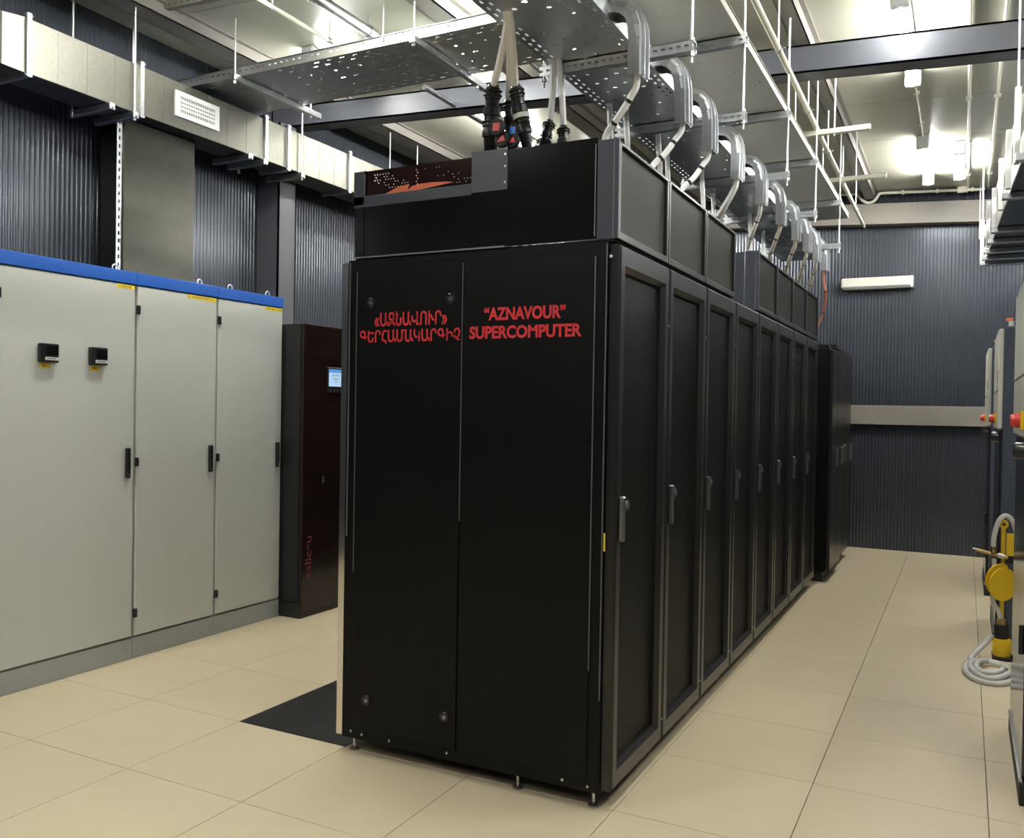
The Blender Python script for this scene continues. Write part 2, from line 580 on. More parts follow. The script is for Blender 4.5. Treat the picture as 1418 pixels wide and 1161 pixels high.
ORD = ['nearest', 'second', 'third', 'fourth', 'fifth', 'sixth', 'seventh', 'eighth', 'ninth', 'tenth']

# ------------------------------------------------------------------ the setting
XL, XR, YF, YB = -5.15, 1.8, -3.0, 10.15
GX, GY = -0.4974, 3.5728


def zc(x):
    return 3.75 - 0.05 * x


fl = struct(MB().box(XL, XR, YF, YB, -0.12, -0.012).build('floor', 'grout', origin=(0, 0, 0)), 'raised floor of cream tiles')
full = None
G = 0.0014
for i in range(-8, 5):
    for j in range(-12, 12):
        x0, x1 = max(GX + .6 * i, XL), min(GX + .6 * (i + 1), XR)
        y0, y1 = max(GY + .6 * j, YF), min(GY + .6 * (j + 1), YB)
        if x1 - x0 < .01 or y1 - y0 < .01:
            continue
        perf = i == -4 and -1 <= j <= 6
        if x1 - x0 > .59 and y1 - y0 > .59 and not perf:
            if full is None:
                full = MB().box(-.3 + G, .3 - G, -.3 + G, .3 - G, -.03, 0, .0008).build('floor_tile', 'tile', origin=(0, 0, 0))
                t = full
            else:
                t = full.copy()
                COL.objects.link(t)
            t.location = ((x0 + x1) / 2, (y0 + y1) / 2, 0)
            t.parent = fl
        elif perf:
            t = MB().box(x0 + G, x1 - G, y0 + G, y1 - G, -.03, 0.001, .001).build('perforated_tile', 'perf_tile', fl)
            t['label'] = 'black perforated floor tile'
        else:
            MB().box(x0 + G, x1 - G, y0 + G, y1 - G, -.03, 0).build('floor_tile', 'tile', fl)

ce = struct(MB().slope(XL, XR, YF, YB, lambda x: zc(x) + .02, lambda x: zc(x) + .15).build('ceiling', 'ceiling_gap', origin=(0, 0, 4)), 'cream metal panel ceiling sloping down to the right')
yy = 0.13
k = 0
ys = [YF, -1.87, -0.87, 0.13, 1.13, 2.13, 3.13, 4.13, 5.13, 6.13, 7.13, 8.13, 9.13, YB]
for a, b in zip(ys[:-1], ys[1:]):
    MB().slope(XL, XR, a + .003, b - .003, zc, lambda x: zc(x) + .021).build('ceiling_panel', 'ceiling', ce)


def ribbed(a0, a1, z0, z1, pitch, depth, mk):
    n = int((a1 - a0) / pitch)
    prof = []
    for i in range(n):
        for t, d in ((0.0, 0), (0.28, 0), (0.42, .75), (0.55, 1), (0.72, 1), (0.86, .5)):
            prof.append((a0 + (i + t) * pitch, d * depth))
    prof.append((a1, 0))
    mb = MB()
    vs = [mk(a, d, z0) for a, d in prof] + [mk(a, d, z1) for a, d in prof]
    N = len(prof)
    mb.poly(vs, [(i, i + 1, N + i + 1, N + i) for i in range(N - 1)])
    mb.box(*([a0, a1] if mk(0, 0, 0)[1] > 5 else [mk(0, -.08, 0)[0], mk(0, -.005, 0)[0]]), *([mk(0, -.08, 0)[1], mk(0, -.005, 0)[1]] if mk(0, 0, 0)[1] > 5 else [a0, a1]), z0, z1)
    return mb


struct(ribbed(XL, XR, 0, 4.05, 0.034, 0.007, lambda a, d, z: (a, YB - d, z)).build('wall_back', 'wall'), 'dark navy ribbed metal wall at the far end')
struct(ribbed(YF, YB, 0, 4.05, 0.034, 0.0032, lambda a, d, z: (XL + d, a, z)).build('wall_left', 'wall'), 'dark navy ribbed metal wall behind the grey cabinets')
struct(MB().box(XR, XR + .1, YF, YB, 0, 4.05).build('wall_right', 'wall_flat'))
struct(MB().box(XL, XR, YF - .1, YF, 0, 4.2).build('wall_front', 'wall_flat'))
# girt on the far wall and its head beam
struct(MB().box(XL + .02, XR, YB - .075, YB - .012, 1.332, 1.535, .004).build('trim_1', 'trim'), 'brown grey horizontal rail across the far wall')
struct(MB().slope(XL + .02, XR, YB - .16, YB - .012, lambda x: 3.40 - .05 * x, lambda x: 3.615 - .05 * x).build('trim_2', 'trim'), 'brown grey steel beam along the top of the far wall')


# channel girder across the room, purlins, column
def girder(y, name, label):
    mb = MB()
    zb, zt = (lambda x: 3.46 - .05 * x), (lambda x: 3.63 - .05 * x)
    mb.slope(XL + .02, XR, y, y + .012, zb, zt)
    mb.slope(XL + .02, XR, y, y + .15, zb, lambda x: zb(x) + .012)
    mb.slope(XL + .02, XR, y, y + .15, lambda x: zt(x) - .012, zt)
    mb.slope(XL + .02, XR, y + .138, y + .15, zb, zt)
    return struct(mb.build(name, 'beam'), label)


girder(5.56, 'roof_beam', 'grey steel roof beam crossing over the rack row')
girder(0.6, 'roof_beam', 'grey steel roof beam above the camera')
for x, wd, lb in ((-0.94, .10, 'brown roof purlin running beside the pipe right of the trays'), (-2.87, .14, 'brown roof purlin above the cross tray'),
                  (-4.66, .17, 'brown roof purlin above the air duct'), (0.95, .10, 'brown roof purlin above the cream front cabinets')):
    mb = MB()
    zt = zc(x) - .001
    mb.box(x - wd / 2, x + wd / 2, YF, YB - .17, zt - .09, zt - .082)
    mb.box(x - wd / 2, x - wd / 2 + .006, YF, YB - .17, zt - .09, zt + .005)
    mb.box(x + wd / 2 - .006, x + wd / 2, YF, YB - .17, zt - .09, zt)
    mb.box(x + wd / 2, x + wd / 2 + .03, YF, YB - .17, zt - .012, zt - .004)
    struct(mb.build('roof_purlin', 'purlin'), lb)
mb = MB()
mb.box(XL + .012, XL + .24, 5.40, 5.41, 0, 3.7)
mb.box(XL + .012, XL + .24, 5.59, 5.60, 0, 3.7)
mb.box(XL + .225, XL + .24, 5.40, 5.60, 0, 3.7)
struct(mb.build('wall_column', 'column'), 'dark steel column against the ribbed wall')

# ------------------------------------------------------------------ ceiling tube lights, including unseen ones added for brightness
LAMPS = [(-0.36, 5.2, 6.55, 'tube light over the right aisle, above the grey roof beam'),
         (-0.36, 8.05, 9.4, 'tube light nearest the far wall over the right aisle'),
         (-0.09, 8.30, 9.25, 'small tube light beside the far aisle light'),
         (-3.62, 6.05, 7.35, 'tube light behind the hanging black connectors'),
         (-3.40, 2.75, 3.98, 'tube light above the cross tray, at the top edge of the picture'),
         (-3.62, 8.3, 9.6, 'tube light in the far left corner behind the racks'),
         (-0.36, 2.3, 3.6, 'tube light over the near right aisle, out of the picture'),
         (-0.36, -0.6, 0.7, 'tube light above the camera'),
         (-3.30, -0.4, 0.9, 'tube light over the near left floor, out of the picture'),
         (-1.6, -2.4, -1.1, 'tube light at the back of the room behind the camera'),
         (1.15, 1.6, 2.9, 'tube light near the right wall, out of the picture'),
         (0.80, 3.65, 4.95, 'unseen added tube light over the nearest right cabinet, out of the picture'),  # unseen lamp, added to light the aisle floor and rack doors
         (1.0, 5.9, 7.2, 'unseen added tube light over the right cabinets, out of the picture'),  # unseen lamp, added and doubled to brighten the right aisle
         (1.0, 7.8, 9.1, 'unseen added twin tube light in the far right corner, out of the picture'),  # unseen lamp, added to brighten the far aisle and back wall
         (-4.15, 4.82, 5.35, 'added short fill light above the duct, hidden behind the cross tray'),  # unseen fill lamp, added to brighten the left ceiling and floor
         (-3.0, 4.82, 5.35, 'added short fill light hidden behind the right end of the cross tray'),  # another unseen fill lamp, added for more light on the left
         (-2.25, 4.2, 5.4, 'tube light above the lengthwise trays, glimpsed through their holes')]
TWIN = (-0.4, 2.75, 5.9, 7.8)  # lamps given an added second tube to brighten the room
for x, a, b, lb in LAMPS:
    z = zc(x)
    t = thing('ceiling_light', lb, 'ceiling light', (x, (a + b) / 2, z - .115), 'tube lights on the ceiling')
    MB().box(x - .042, x + .042, a + .02, b - .02, z - .050, z - .001, .008).build('housing', 'lamp_body', t)
    for dx in ((0,) if a not in TWIN else (-.055, .055)):
        MB().lathe((x + dx, a + .05, z - .083), (x + dx, b - .05, z - .083), [(0, .034), (1, .034)], 14).build('diffuser', 'lamp', t)
    for e0, e1 in ((a, a + .05), (b - .05, b)):
        hw = .05 if a not in TWIN else .105
        MB().box(x - hw, x + hw, e0, e1, z - .112, z - .002, .008).build('end_cap', 'lamp_body', t)
    for e in (a + .3, b - .3):
        MB().box(x - .012, x + .012, e - .012, e + .012, z - .056, z - .048).build('clip', 'steel', t)

# ------------------------------------------------------------------ server racks
Y0, W = 2.94, 0.592
BXL, BXR = -2.285, -1.14
LBL = ['black server rack with red lettering on its end panel, nearest the camera'] + \
      ['%s black server rack in the row, counted from the lettered end panel' % ORD[k] for k in range(1, 7)] + \
      ['farthest black server rack of the row, beside the dark end cabinets']


def build_rack():
    t = thing('server_rack', LBL[0], 'server rack', (-1.71, Y0 + W / 2, 0), 'black server racks in the long row')
    a, b = Y0 + .003, Y0 + W - .003
    mb = MB()
    mb.box(BXL, BXR - .18, a, b, .06, 2.035)
    mb.box(BXR - .18, BXR, a, a + .02, .06, 2.035)
    mb.box(BXR - .18, BXR, b - .02, b, .06, 2.035)
    mb.box(BXR - .18, BXR, a, b, .06, .10)
    mb.box(BXR - .18, BXR, a, b, 1.99, 2.035)
    mb.build('carcass', 'black', t)
    # mesh door towards the aisle
    d = MB().ring(0, BXR + .004, BXR + .045, (a + .004, b - .004, .072, 2.03), (a + .068, b - .068, .155, 1.94), .018).build('door_frame', 'black_frame', t)
    MB().box(BXR + .012, BXR + .016, a + .06, b - .06, .15, 1.945).build('door_mesh', 'door_mesh', d)
    h = MB().box(BXR + .046, BXR + .066, a + .022, a + .044, .968, 1.13, .004).build('door_handle', 'handle', t)
    mb = MB().cyl((BXR + .044, a + .062, 1.098), (BXR + .062, a + .062, 1.098), .024, n=16)
    mb.cyl((BXR + .062, a + .062, 1.098), (BXR + .068, a + .062, 1.098), .016, n=14)
    mb.box(BXR + .044, BXR + .062, a + .03, a + .066, 1.085, 1.128, .003)
    mb.build('lock', 'handle', h)
    for z in (1.79, .16):
        MB().cyl((BXR + .02, b - .002, z), (BXR + .046, b - .002, z), .0045, n=8).build('hinge_pin', 'steel', t)
    # equipment behind the mesh
    mb = MB()
    for z in [0.2 + .09 * q for q in range(19)]:
        mb.box(BXR - .18, BXR - .12, a + .09, b - .09, z, z + .075)
    mb.build('server_units', 'inside', t)
    # cold-side door
    f = MB().box(BXL - .034, BXL - .004, a, b, .06, 2.035, .003).build('front_door', 'black_gloss', t)
    MB().box(BXL - .037, BXL - .033, a + .05, a + .07, .95, 1.15).build('door_pull', 'handle', f)
    for fx in (BXL + .035, -1.48, BXR - .033):
        for fy in (a + .03, b - .03):
            mb = MB().cyl((fx, fy, .008), (fx, fy, .062), .0055, n=8)
            mb.cyl((fx, fy, .046), (fx, fy, .062), .011, n=6)
            ft = mb.build('levelling_foot', 'chrome', t)
            MB().lathe((fx, fy, 0), (fx, fy, .012), [(0, .021), (.5, .021), (1, .012)], 14).build('foot_pad', 'handle', ft)
    return t


def build_hood():
    a, b = Y0 + .004, Y0 + W - .004
    t = thing('rack_top_hood', 'x', 'rack hood', (-1.71, Y0 + W / 2, 2.037), 'perforated hoods on top of the racks')
    z0, z1 = 2.042, 2.402
    MB().ring(0, BXR + .008, BXR + .036, (a, b, z0 + .006, z1 - .008), (a + .022, b - .022, z0 + .035, z1 - .022), .004).build('side_frame', 'black_frame', t)
    MB().box(BXR + .02, BXR + .024, a + .015, b - .015, z0 + .025, z1 - .012).build('side_mesh', 'hood_mesh', t)
    MB().box(BXR + .004, BXR + .018, a, b, z0, z1 - .012).build('inner_panel', 'inside', t)
    MB().box(BXL + .03, BXL + .045, a, b, z0, z1 - .008).build('cold_side_panel', 'black', t)
    mb = MB().box(BXL + .03, BXR + .005, a, b, z0 - .004, z0 + .006)
    mb.build('base_plate', 'black', t)
    return t


rack0 = build_rack()
hood0 = build_hood()
for k in range(1, 8):
    r = copy_tree(rack0, None, (0, k * W, 0))
    r['label'] = LBL[k]
hoods = {0: hood0}
for k in (1, 2, 4, 5, 6, 7):
    hoods[k] = copy_tree(hood0, None, (0, k * W, 0))
HL = {0: 'black hood with orange swoosh on top of the lettered rack, nearest the camera', 1: 'second perforated hood along the rack tops, counted from the lettered end',
      2: 'third perforated hood along the rack tops, the last before the gap', 4: 'perforated hood just beyond the gap, showing its blue-black end',
      5: 'second perforated hood beyond the gap in the hoods', 6: 'third perforated hood beyond the gap in the hoods', 7: 'farthest perforated hood of the row, above the last rack'}
for k, o in hoods.items():
    o['label'] = HL[k]

# equipment glimpsed through the first rack's mesh door
mb = MB()
for (yq, zq, s) in ((3.20, 1.80, .03), (3.19, 1.745, .022), (3.215, 1.71, .016), (3.19, 1.62, .02), (3.18, 1.34, .02), (3.20, 1.25, .025)):
    mb.lathe((BXR - .06, yq, zq - s), (BXR - .06, yq + .02, zq + s), [(0, .004), (.3, s * .7), (.6, s * .5), (1, .004)], 8)
mb.tube([(BXR - .06, 3.2, 1.8), (BXR - .05, 3.17, 1.6), (BXR - .06, 3.21, 1.4), (BXR - .05, 3.2, 1.1)], .008)
mb.build('loose_wiring', 'equip', rack0)

# end panel of the first rack
yp = Y0
mb = MB().box(BXL, BXR + .002, yp - .003, yp + .003, .06, 2.04)
mb.build('end_frame', 'black', rack0)
pl = MB().box(-2.236, -1.7365, yp - .010, yp - .002, .10, 2.012, .002).build('side_panel', 'black', rack0)
pr = MB().box(-1.7295, -1.187, yp - .010, yp - .002, .10, 2.003, .002).build('side_panel', 'black', rack0)
for x, z0, z1, p in ((-2.2375, .75, 1.99, pl), (-1.7330, 1.0, 2.0, pl), (-1.1855, .5, 1.99, pr), (-1.142, .4, 2.03, pr), (-2.2755, .9, 2.03, pl)):
    MB().box(x - .0012, x + .0012, yp - .0105, yp - .0025, z0, z1).build('bright_edge', 'edge', p)
for x, z in ((-2.165, 1.86), (-1.786, 1.861), (-2.161, .232), (-1.786, .23)):
    k = MB().lathe((x, yp - .010, z), (x, yp - .018, z), [(0, .021), (.6, .021), (1, .017)], 20).build('latch', 'plastic', pl)
    MB().lathe((x + .004, yp - .017, z), (x + .004, yp - .021, z), [(0, .010), (1, .008)], 14).build('latch_key', 'handle', k)
for x, z in ((-2.184, .085), (-2.047, .085), (-1.774, .088), (-1.281, .086), (-1.181, .082), (-2.24, .09)):
    MB().cyl((x, yp - .002, z), (x, yp - .008, z), .0055, n=8).build('screw', 'steel', rack0)
for s, x0, x1, zb, zt, p in (('\u00ab\u0531\u0536\u0546\u0531\u054e\u0548\u0552\u0550\u00bb', -2.147, -1.800, 1.763, 1.822, pl),
                             ('\u0533\u0535\u0550\u0540\u0531\u0544\u0531\u053f\u0531\u0550\u0533\u053b\u0549', -2.218, -1.741, 1.693, 1.749, pl),
                             ('\u201cAZNAVOUR\u201d', -1.636, -1.297, 1.771, 1.822, pr), ('SUPERCOMPUTER', -1.699, -1.233, 1.702, 1.751, pr)):
    q = text_mesh(s, x0, x1, zb, zt, yp - .0101, bold=.018 if p is pl else .034).build('lettering', 'red', p)
    q['label'] = 'red lettering'
MB().box(-1.137, -1.131, yp - .006, yp - .003, .935, 1.0).build('yellow_tag', 'yellow_label', rack0)
MB().lathe((-1.128, yp - .003, 1.985), (-1.128, yp - .007, 1.985), [(0, .006), (1, .005)], 10).build('white_plug', 'white', rack0)
# polished edge of the cold-side door
MB().box(BXL - .034, BXL - .004, yp - .002, yp + .0025, .065, 2.03).build('polished_edge', 'alu', rack0)

# end panel of the first hood, with window and swoosh; the fifth rack's hood shows the same end
for k in (0, 4):
    y = Y0 + k * W
    h = hoods[k]
    MB().box(-1.186, BXR + .036, y - .004, y + .004, 2.048, 2.402, .0015).build('corner_post', 'blue_black', h)
    MB().box(BXR + .016, BXR + .019, y - .005, y - .0035, 2.05, 2.40).build('bright_edge', 'edge', h)
    if k == 4:
        MB().box(-2.25, -1.19, y - .002, y + .004, 2.048, 2.398).build('end_panel', 'blue_black', h)
        continue
    mb = MB()
    mb.box(-2.21, -1.1855, y - .006, y + .002, 2.05, 2.295)
    mb.box(-1.70, -1.1855, y - .006, y + .002, 2.295, 2.412)
    mb.box(-2.255, -2.207, y - .006, y + .002, 2.05, 2.405)
    mb.build('end_panel', 'black_gloss', h)
    MB().box(-2.262, -2.208, y - .010, y - .005, 2.262, 2.403, .003).build('window_post', 'blue_black', h)
    MB().box(-2.262, -1.70, y - .010, y - .005, 2.255, 2.300, .003).build('window_sill', 'blue_black', h)
    MB().box(-1.701, -1.547, y - .011, y - .005, 2.262, 2.417, .0015).build('cover_plate', 'blue_black', h)
    MB().box(-2.2085, -2.2065, y - .0105, y - .004, 2.302, 2.39).build('bright_edge', 'edge', h)
    MB().box(-2.25, -1.555, y - .012, y - .005, 2.046, 2.052).build('bottom_lip', 'edge', h)
    MB().box(-1.1935, -1.190, y - .0075, y - .005, 2.06, 2.39).build('bright_edge', 'edge', h)
    for z in (2.29, 2.35, 2.395):
        MB().cyl((-1.555, y - .010, z), (-1.555, y - .014, z), .004, n=8).build('rivet', 'steel', h)
    wd = MB().box(-2.21, -1.70, y + .004, y + .008, 2.29, 2.404).build('window_pane', 'maroon', h)
    mb = MB()
    rnd = random.Random(3)
    for i in range(34):
        for j in range(7):
            x, z = -2.165 + i * .0135 + (j % 2) * .006, 2.315 + j * .0115
            if (x - -2.165) / .2 - (2.39 - z) / .085 > -.55 and x < -1.99 and rnd.random() < .75 and abs((2.385 - z) - (x + 2.165) * .42) < .028:
                mb.cyl((x, y + .0045, z), (x, y + .002, z), .0022 + .0012 * (x < -2.14), n=6)
            elif abs(x + 1.958) < .006 and z > 2.31:
                mb.cyl((x, y + .0045, z), (x, y + .002, z), .0028, n=6)
            elif x > -1.93 and rnd.random() < .30 and abs((2.39 - z) - (x + 1.93) * .36) < .022:
                mb.cyl((x, y + .0045, z), (x, y + .002, z), .0018, n=6)
    o = mb.build('hole_light_discs', 'dot', wd)  # solid pale discs in place of light coming through holes
    o['kind'] = 'stuff'
    top = [(-2.112, 2.302), (-2.085, 2.312), (-2.055, 2.322), (-2.03, 2.327), (-2.000, 2.330)]
    mb = MB().prism([(-2.000, 2.302)] + [(-2.012, 2.301)] + [(-2.112, 2.301)] + top[1:], 1, y + .001, y + .0045)
    mb.prism([(-2.004, 2.301), (-1.985, 2.320), (-1.94, 2.326), (-1.88, 2.326), (-1.82, 2.322), (-1.785, 2.317), (-1.83, 2.313), (-1.90, 2.307), (-1.96, 2.302)], 1, y + .001, y + .0045)
    q = mb.build('swoosh', 'orange', wd)
    q['label'] = 'orange swoosh'

# dark cabinets at the far end of the row
for k, (a, b, xr, zt) in enumerate(((7.86, 8.56, -1.0, 2.0), (8.58, 9.50, -1.03, 2.06))):
    t = thing('end_cabinet', ('black cabinet standing just past the last server rack', 'farthest black cabinet, between the rack row and the far wall')[k], 'cabinet', (-1.6, (a + b) / 2, 0), 'dark cabinets past the rack row')
    MB().box(-2.2, xr - .03, a, b, .09, zt, .006).build('carcass', 'black', t)
    MB().box(-2.17, xr - .06, a + .03, b - .03, 0, .09).build('plinth', 'rubber', t)
    mid = (a + b) / 2
    for p, q in ((a + .006, mid - .005), (mid + .005, b - .006)):
        d = MB().box(xr - .03, xr, p, q, .10, zt - .02, .004).build('door', 'black_frame', t)
        MB().box(xr, xr + .018, q - .05, q - .03, .98, 1.14, .003).build('handle', 'handle', d)
    MB().box(-1.25, xr - .05, a + .1, a + .2, zt, zt + .03, .004).build('top_bracket', 'black', t)

# ------------------------------------------------------------------ grey switchboard cabinets
XG = -4.12
GL = ['wide light grey cabinet with two black meters on its door', 'narrow light grey cabinet in the middle, between the metered one and the last', 'narrow light grey cabinet at the right end, beside the black power unit']
for k, (a, b) in enumerate(((2.60, 3.40), (3.40, 4.00), (4.00, 4.588))):
    t = thing('switchboard_cabinet', GL[k], 'cabinet', (XG - .3, (a + b) / 2, 0), 'light grey switchboard cabinets')
    MB().box(XG - .60, XG - .022, a + .001, b - .001, .10, 2.10).build('carcass', 'grey_edge', t)
    MB().box(XG - .60, XG - .004, a + .001, b - .001, 0.0, .118, .002).build('plinth', 'grey_base', t)
    MB().box(XG - .60, XG + .006, a + .0005, b - .0005, 2.094, 2.162, .003).build('top_trim', 'blue', t)
    d = MB().box(XG - .022, XG, a + .012, b - .006, .128, 2.088, .004).build('door', 'grey', t)
    if k == 0:
        MB().box(XG - .015, XG - .004, a + .012, b - .006, .118, .1275).build('door_seal', 'slot', t)
    h = MB().box(XG, XG + .026, b - .066, b - .040, 1.02, 1.187, .006).build('handle', 'plastic', d)
    MB().cyl((XG + .02, b - .053, 1.038), (XG + .029, b - .053, 1.038), .006, n=10).build('key_lock', 'steel', h)
    for z in (1.955, 1.105, .257):
        MB().box(XG - .004, XG + .012, a + .001, a + .024, z - .025, z + .025, .003).build('hinge', 'plastic', t)
    lw = (.115, .225, .155)[k]
    l = MB().box(XG, XG + .0012, b - .012 - lw, b - .012, 2.063, 2.086).build('yellow_label', 'yellow_label', d)
    mb = MB()
    rr = random.Random(k)
    yq = b - .012 - lw + .012
    while yq < b - .03:
        s = rr.choice((.006, .009, .012))
        mb.box(XG + .001, XG + .0018, yq, yq + s, 2.069, 2.080)
        yq += s + rr.choice((.004, .005, .014))
    mb.build('label_print', 'ink', l)
    for z in (.05,):
        for yq in (a + .03, b - .03):
            MB().cyl((XG - .005, yq, z), (XG - .001, yq, z), .005, n=8).build('plinth_screw', 'handle', t)
    for yq in ([b - .10] if k != 1 else [a + .50]) + ([a + .15] if k == 2 else []):
        mb = MB()
        pts = [(XG - .05, yq + .018 * math.cos(u), 2.178 + .018 * math.sin(u)) for u in [2 * math.pi * q / 10 for q in range(11)]]
        mb.tube(pts, .005, 6, 2)
        mb.cyl((XG - .05, yq, 2.155), (XG - .05, yq, 2.166), .009, n=8)
        mb.build('eyebolt', 'steel', t)
    if k == 0:
        for yq, lit in ((2.815, True), (3.101, False)):
            m = MB().box(XG, XG + .03, yq, yq + .1, 1.633, 1.727, .004).build('panel_meter', 'plastic', d)
            MB().box(XG + .03, XG + .032, yq + .03, yq + .094, 1.672, 1.716).build('meter_window', 'black_gloss', m)
            MB().box(XG + .03, XG + .033, yq + .022, yq + .094, 1.643, 1.659, .001).build('meter_strip', 'white_label', m)
            MB().box(XG + .033, XG + .0336, yq + .03, yq + .08, 1.650, 1.654).build('strip_print', 'slot', m)
            l = MB().box(XG, XG + .0012, yq + .012, yq + .072, 1.603, 1.630).build('yellow_label', 'yellow_label', d)
            MB().box(XG + .001, XG + .0018, yq + .024, yq + .05, 1.611, 1.622).build('label_print', 'ink', l)

# ------------------------------------------------------------------ black power unit (UPS)
t = thing('power_unit', 'tall black power unit with a small lit screen beside the grey cabinets', 'power supply', (-4.3, 4.92, 0))
XU, a, b = -3.94, 4.597, 5.22
MB().box(-4.72, XU - .03, a, b, .10, 1.985, .006).build('casing', 'ups', t)
MB().box(-4.70, XU - .01, a - .003, b - .02, 0, .10, .004).build('plinth', 'ups', t)
d = MB().box(XU - .03, XU, a + .004, b - .004, .03, 1.99, .008).build('front_door', 'ups_front', t)
MB().box(XU, XU + .004, 4.80, 4.815, .9, .95, .001).build('lock', 'handle', d)
s = MB().box(XU, XU + .012, 4.828, 5.03, 1.53, 1.705, .003).build('display_panel', 'plastic', t)
MB().box(XU + .012, XU + .0135, 4.842, 5.015, 1.572, 1.692).build('screen', 'screen', s)
MB().box(XU + .0135, XU + .014, 4.842, 5.015, 1.668, 1.692).build('screen_bar', 'screen_bar', s)
mb = MB()
for yq, zq in ((4.88, 1.645), (4.91, 1.645), (4.94, 1.645), (4.895, 1.62), (4.925, 1.62), (4.91, 1.60)):
    mb.box(XU + .0135, XU + .014, yq, yq + .018, zq, zq + .009)
mb.build('screen_marks', 'screen_mark', s)
for q in range(4):
    MB().cyl((XU + .012, 4.86 + q * .04, 1.545), (XU + .015, 4.86 + q * .04, 1.545), .006, n=10).build('button', 'handle', s)
q = text_mesh('salicru', 0, .285, 0, .062, 0, bold=.01)
q.v = [(XU + .0012 + p[1], 4.632 + p[2] * 1.0, .265 + p[0]) for p in q.v]
# letters run upwards on the door: baseline towards the right-hand edge of the strip
q.v = [(p[0], 4.632 + (.062 - (p[1] - 4.632)), p[2]) for p in q.v]
o = q.build('lettering', 'ups_text', d)
o['label'] = 'dark pink vertical lettering'

# ------------------------------------------------------------------ air duct along the left wall
DX0, DX1, DZ0, DZ1 = -4.90, -4.65, 3.25, 3.555
t = thing('air_duct', 'square galvanised air duct running above the grey cabinets', 'air duct', (-4.775, 4.8, DZ0))
JN = [3.10, 3.85, 4.955, 5.20, 5.95, 7.05, 8.30]
for p, q in zip(JN[:-1], JN[1:]):
    mb = MB().box(DX0, DX1, p + .012, q - .012, DZ0, DZ1, .003)
    n = int((q - p) / .16)
    for i in range(1, n):          # cross-break stiffening creases
        yy = p + (q - p) * i / n
        mb.box(DX1 - .001, DX1 + .0016, yy - .0025, yy + .0025, DZ0 + .004, DZ1 - .004)
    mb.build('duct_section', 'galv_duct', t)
for y in JN[:-1]:
    f = MB().ring(1, y - .014, y + .014, (DX0 - .022, DX1 + .022, DZ0 - .022, DZ1 + .022), (DX0, DX1, DZ0, DZ1), .002).build('flange', 'galv', t)
    for z in (DZ0 - .012, DZ1 + .012):
        MB().cyl((DX1 + .012, y - .024, z), (DX1 + .012, y + .024, z), .007, n=6).build('corner_bolt', 'steel', f)
# elbow into the wall
outer = [(DX1, 3.09), (-4.67, 2.97), (-4.74, 2.86), (-4.86, 2.78), (-5.13, 2.74)]
inner = [(DX0, 3.09), (-4.905, 3.07), (-4.92, 3.055), (-4.95, 3.04), (-5.13, 3.03)]
vs, fs = [], []
for (p, q) in zip(outer, inner):
    s_ = max(0, (3.09 - p[1])) * .09
    vs += [(p[0], p[1], DZ0 + s_), (p[0], p[1], DZ1 - s_), (q[0], q[1], DZ1 - s_), (q[0], q[1], DZ0 + s_)]
for i in range(4):
    for e in range(4):
        fs.append((i * 4 + e, i * 4 + (e + 1) % 4, i * 4 + 4 + (e + 1) % 4, i * 4 + 4 + e))
MB().poly(vs, fs).build('elbow', 'galv_duct', t)
# drop behind the cabinets
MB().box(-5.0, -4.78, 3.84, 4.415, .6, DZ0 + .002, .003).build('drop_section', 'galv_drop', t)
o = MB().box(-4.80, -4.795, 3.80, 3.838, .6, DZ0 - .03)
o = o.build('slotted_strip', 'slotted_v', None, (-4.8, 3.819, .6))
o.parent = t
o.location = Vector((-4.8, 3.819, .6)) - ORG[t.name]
# white supply grille
g = MB().ring(0, DX1, DX1 + .012, (4.118, 4.50, 3.327, 3.495), (4.16, 4.458, 3.36, 3.462), .003).build('grille', 'white', t)
MB().box(DX1, DX1 + .002, 4.16, 4.458, 3.36, 3.462).build('grille_back', 'slot', g)
for z in (3.385, 3.411, 3.437):
    MB().box(DX1 + .002, DX1 + .010, 4.16, 4.458, z - .0065, z + .0065).build('grille_slat', 'white', g)
for i in range(15):
    yq = 4.172 + i * .0195
    MB().box(DX1 + .002, DX1 + .008, yq - .0035, yq + .0035, 3.362, 3.46).build('grille_bar', 'white', g)
# trapeze supports
for y in (3.62, 3.79, 4.78, 4.93, 5.34, 6.51):
    o = MB().box(DX0 - .08, DX1 + .04, y - .02, y + .02, DZ0 - .045, DZ0 - .004, .003).build('support_strut', 'galv', t)
    MB().box(DX0 - .07, DX1 + .041, y - .008, y + .008, DZ0 - .0455, DZ0 - .03).build('strut_slot', 'slot', o)
for y, x in ((3.59, DX0 - .04), (3.79, DX1 + .022), (4.03, DX0 - .04), (4.99, DX0 - .04), (5.34, DX1 + .022), (6.51, DX1 + .022), (6.95, DX1 + .022)):
    MB().cyl((x, y, DZ0 - .06), (x, y, zc(x)), .0055, n=8).build('threaded_rod', 'rod', t)
    MB().cyl((x, y, DZ0 - .058), (x, y, DZ0 - .045), .011, n=6).build('nut', 'steel', t)

# ------------------------------------------------------------------ cross tray over the duct (running left to right)
TA0, TA1, TAZ = 4.34, 4.95, 3.60
t = thing('cable_tray', 'wide perforated cable tray crossing the room above the air duct', 'cable tray', (-3.4, 4.645, TAZ), 'overhead cable trays')


def lpart(mb, name, mat, parent, org):
    o = mb.build(name, mat, None, org)
    o.parent = parent
    o.location = Vector(org) - ORG[parent.name]
    ORG[o.name] = ORG[parent.name]
    return o


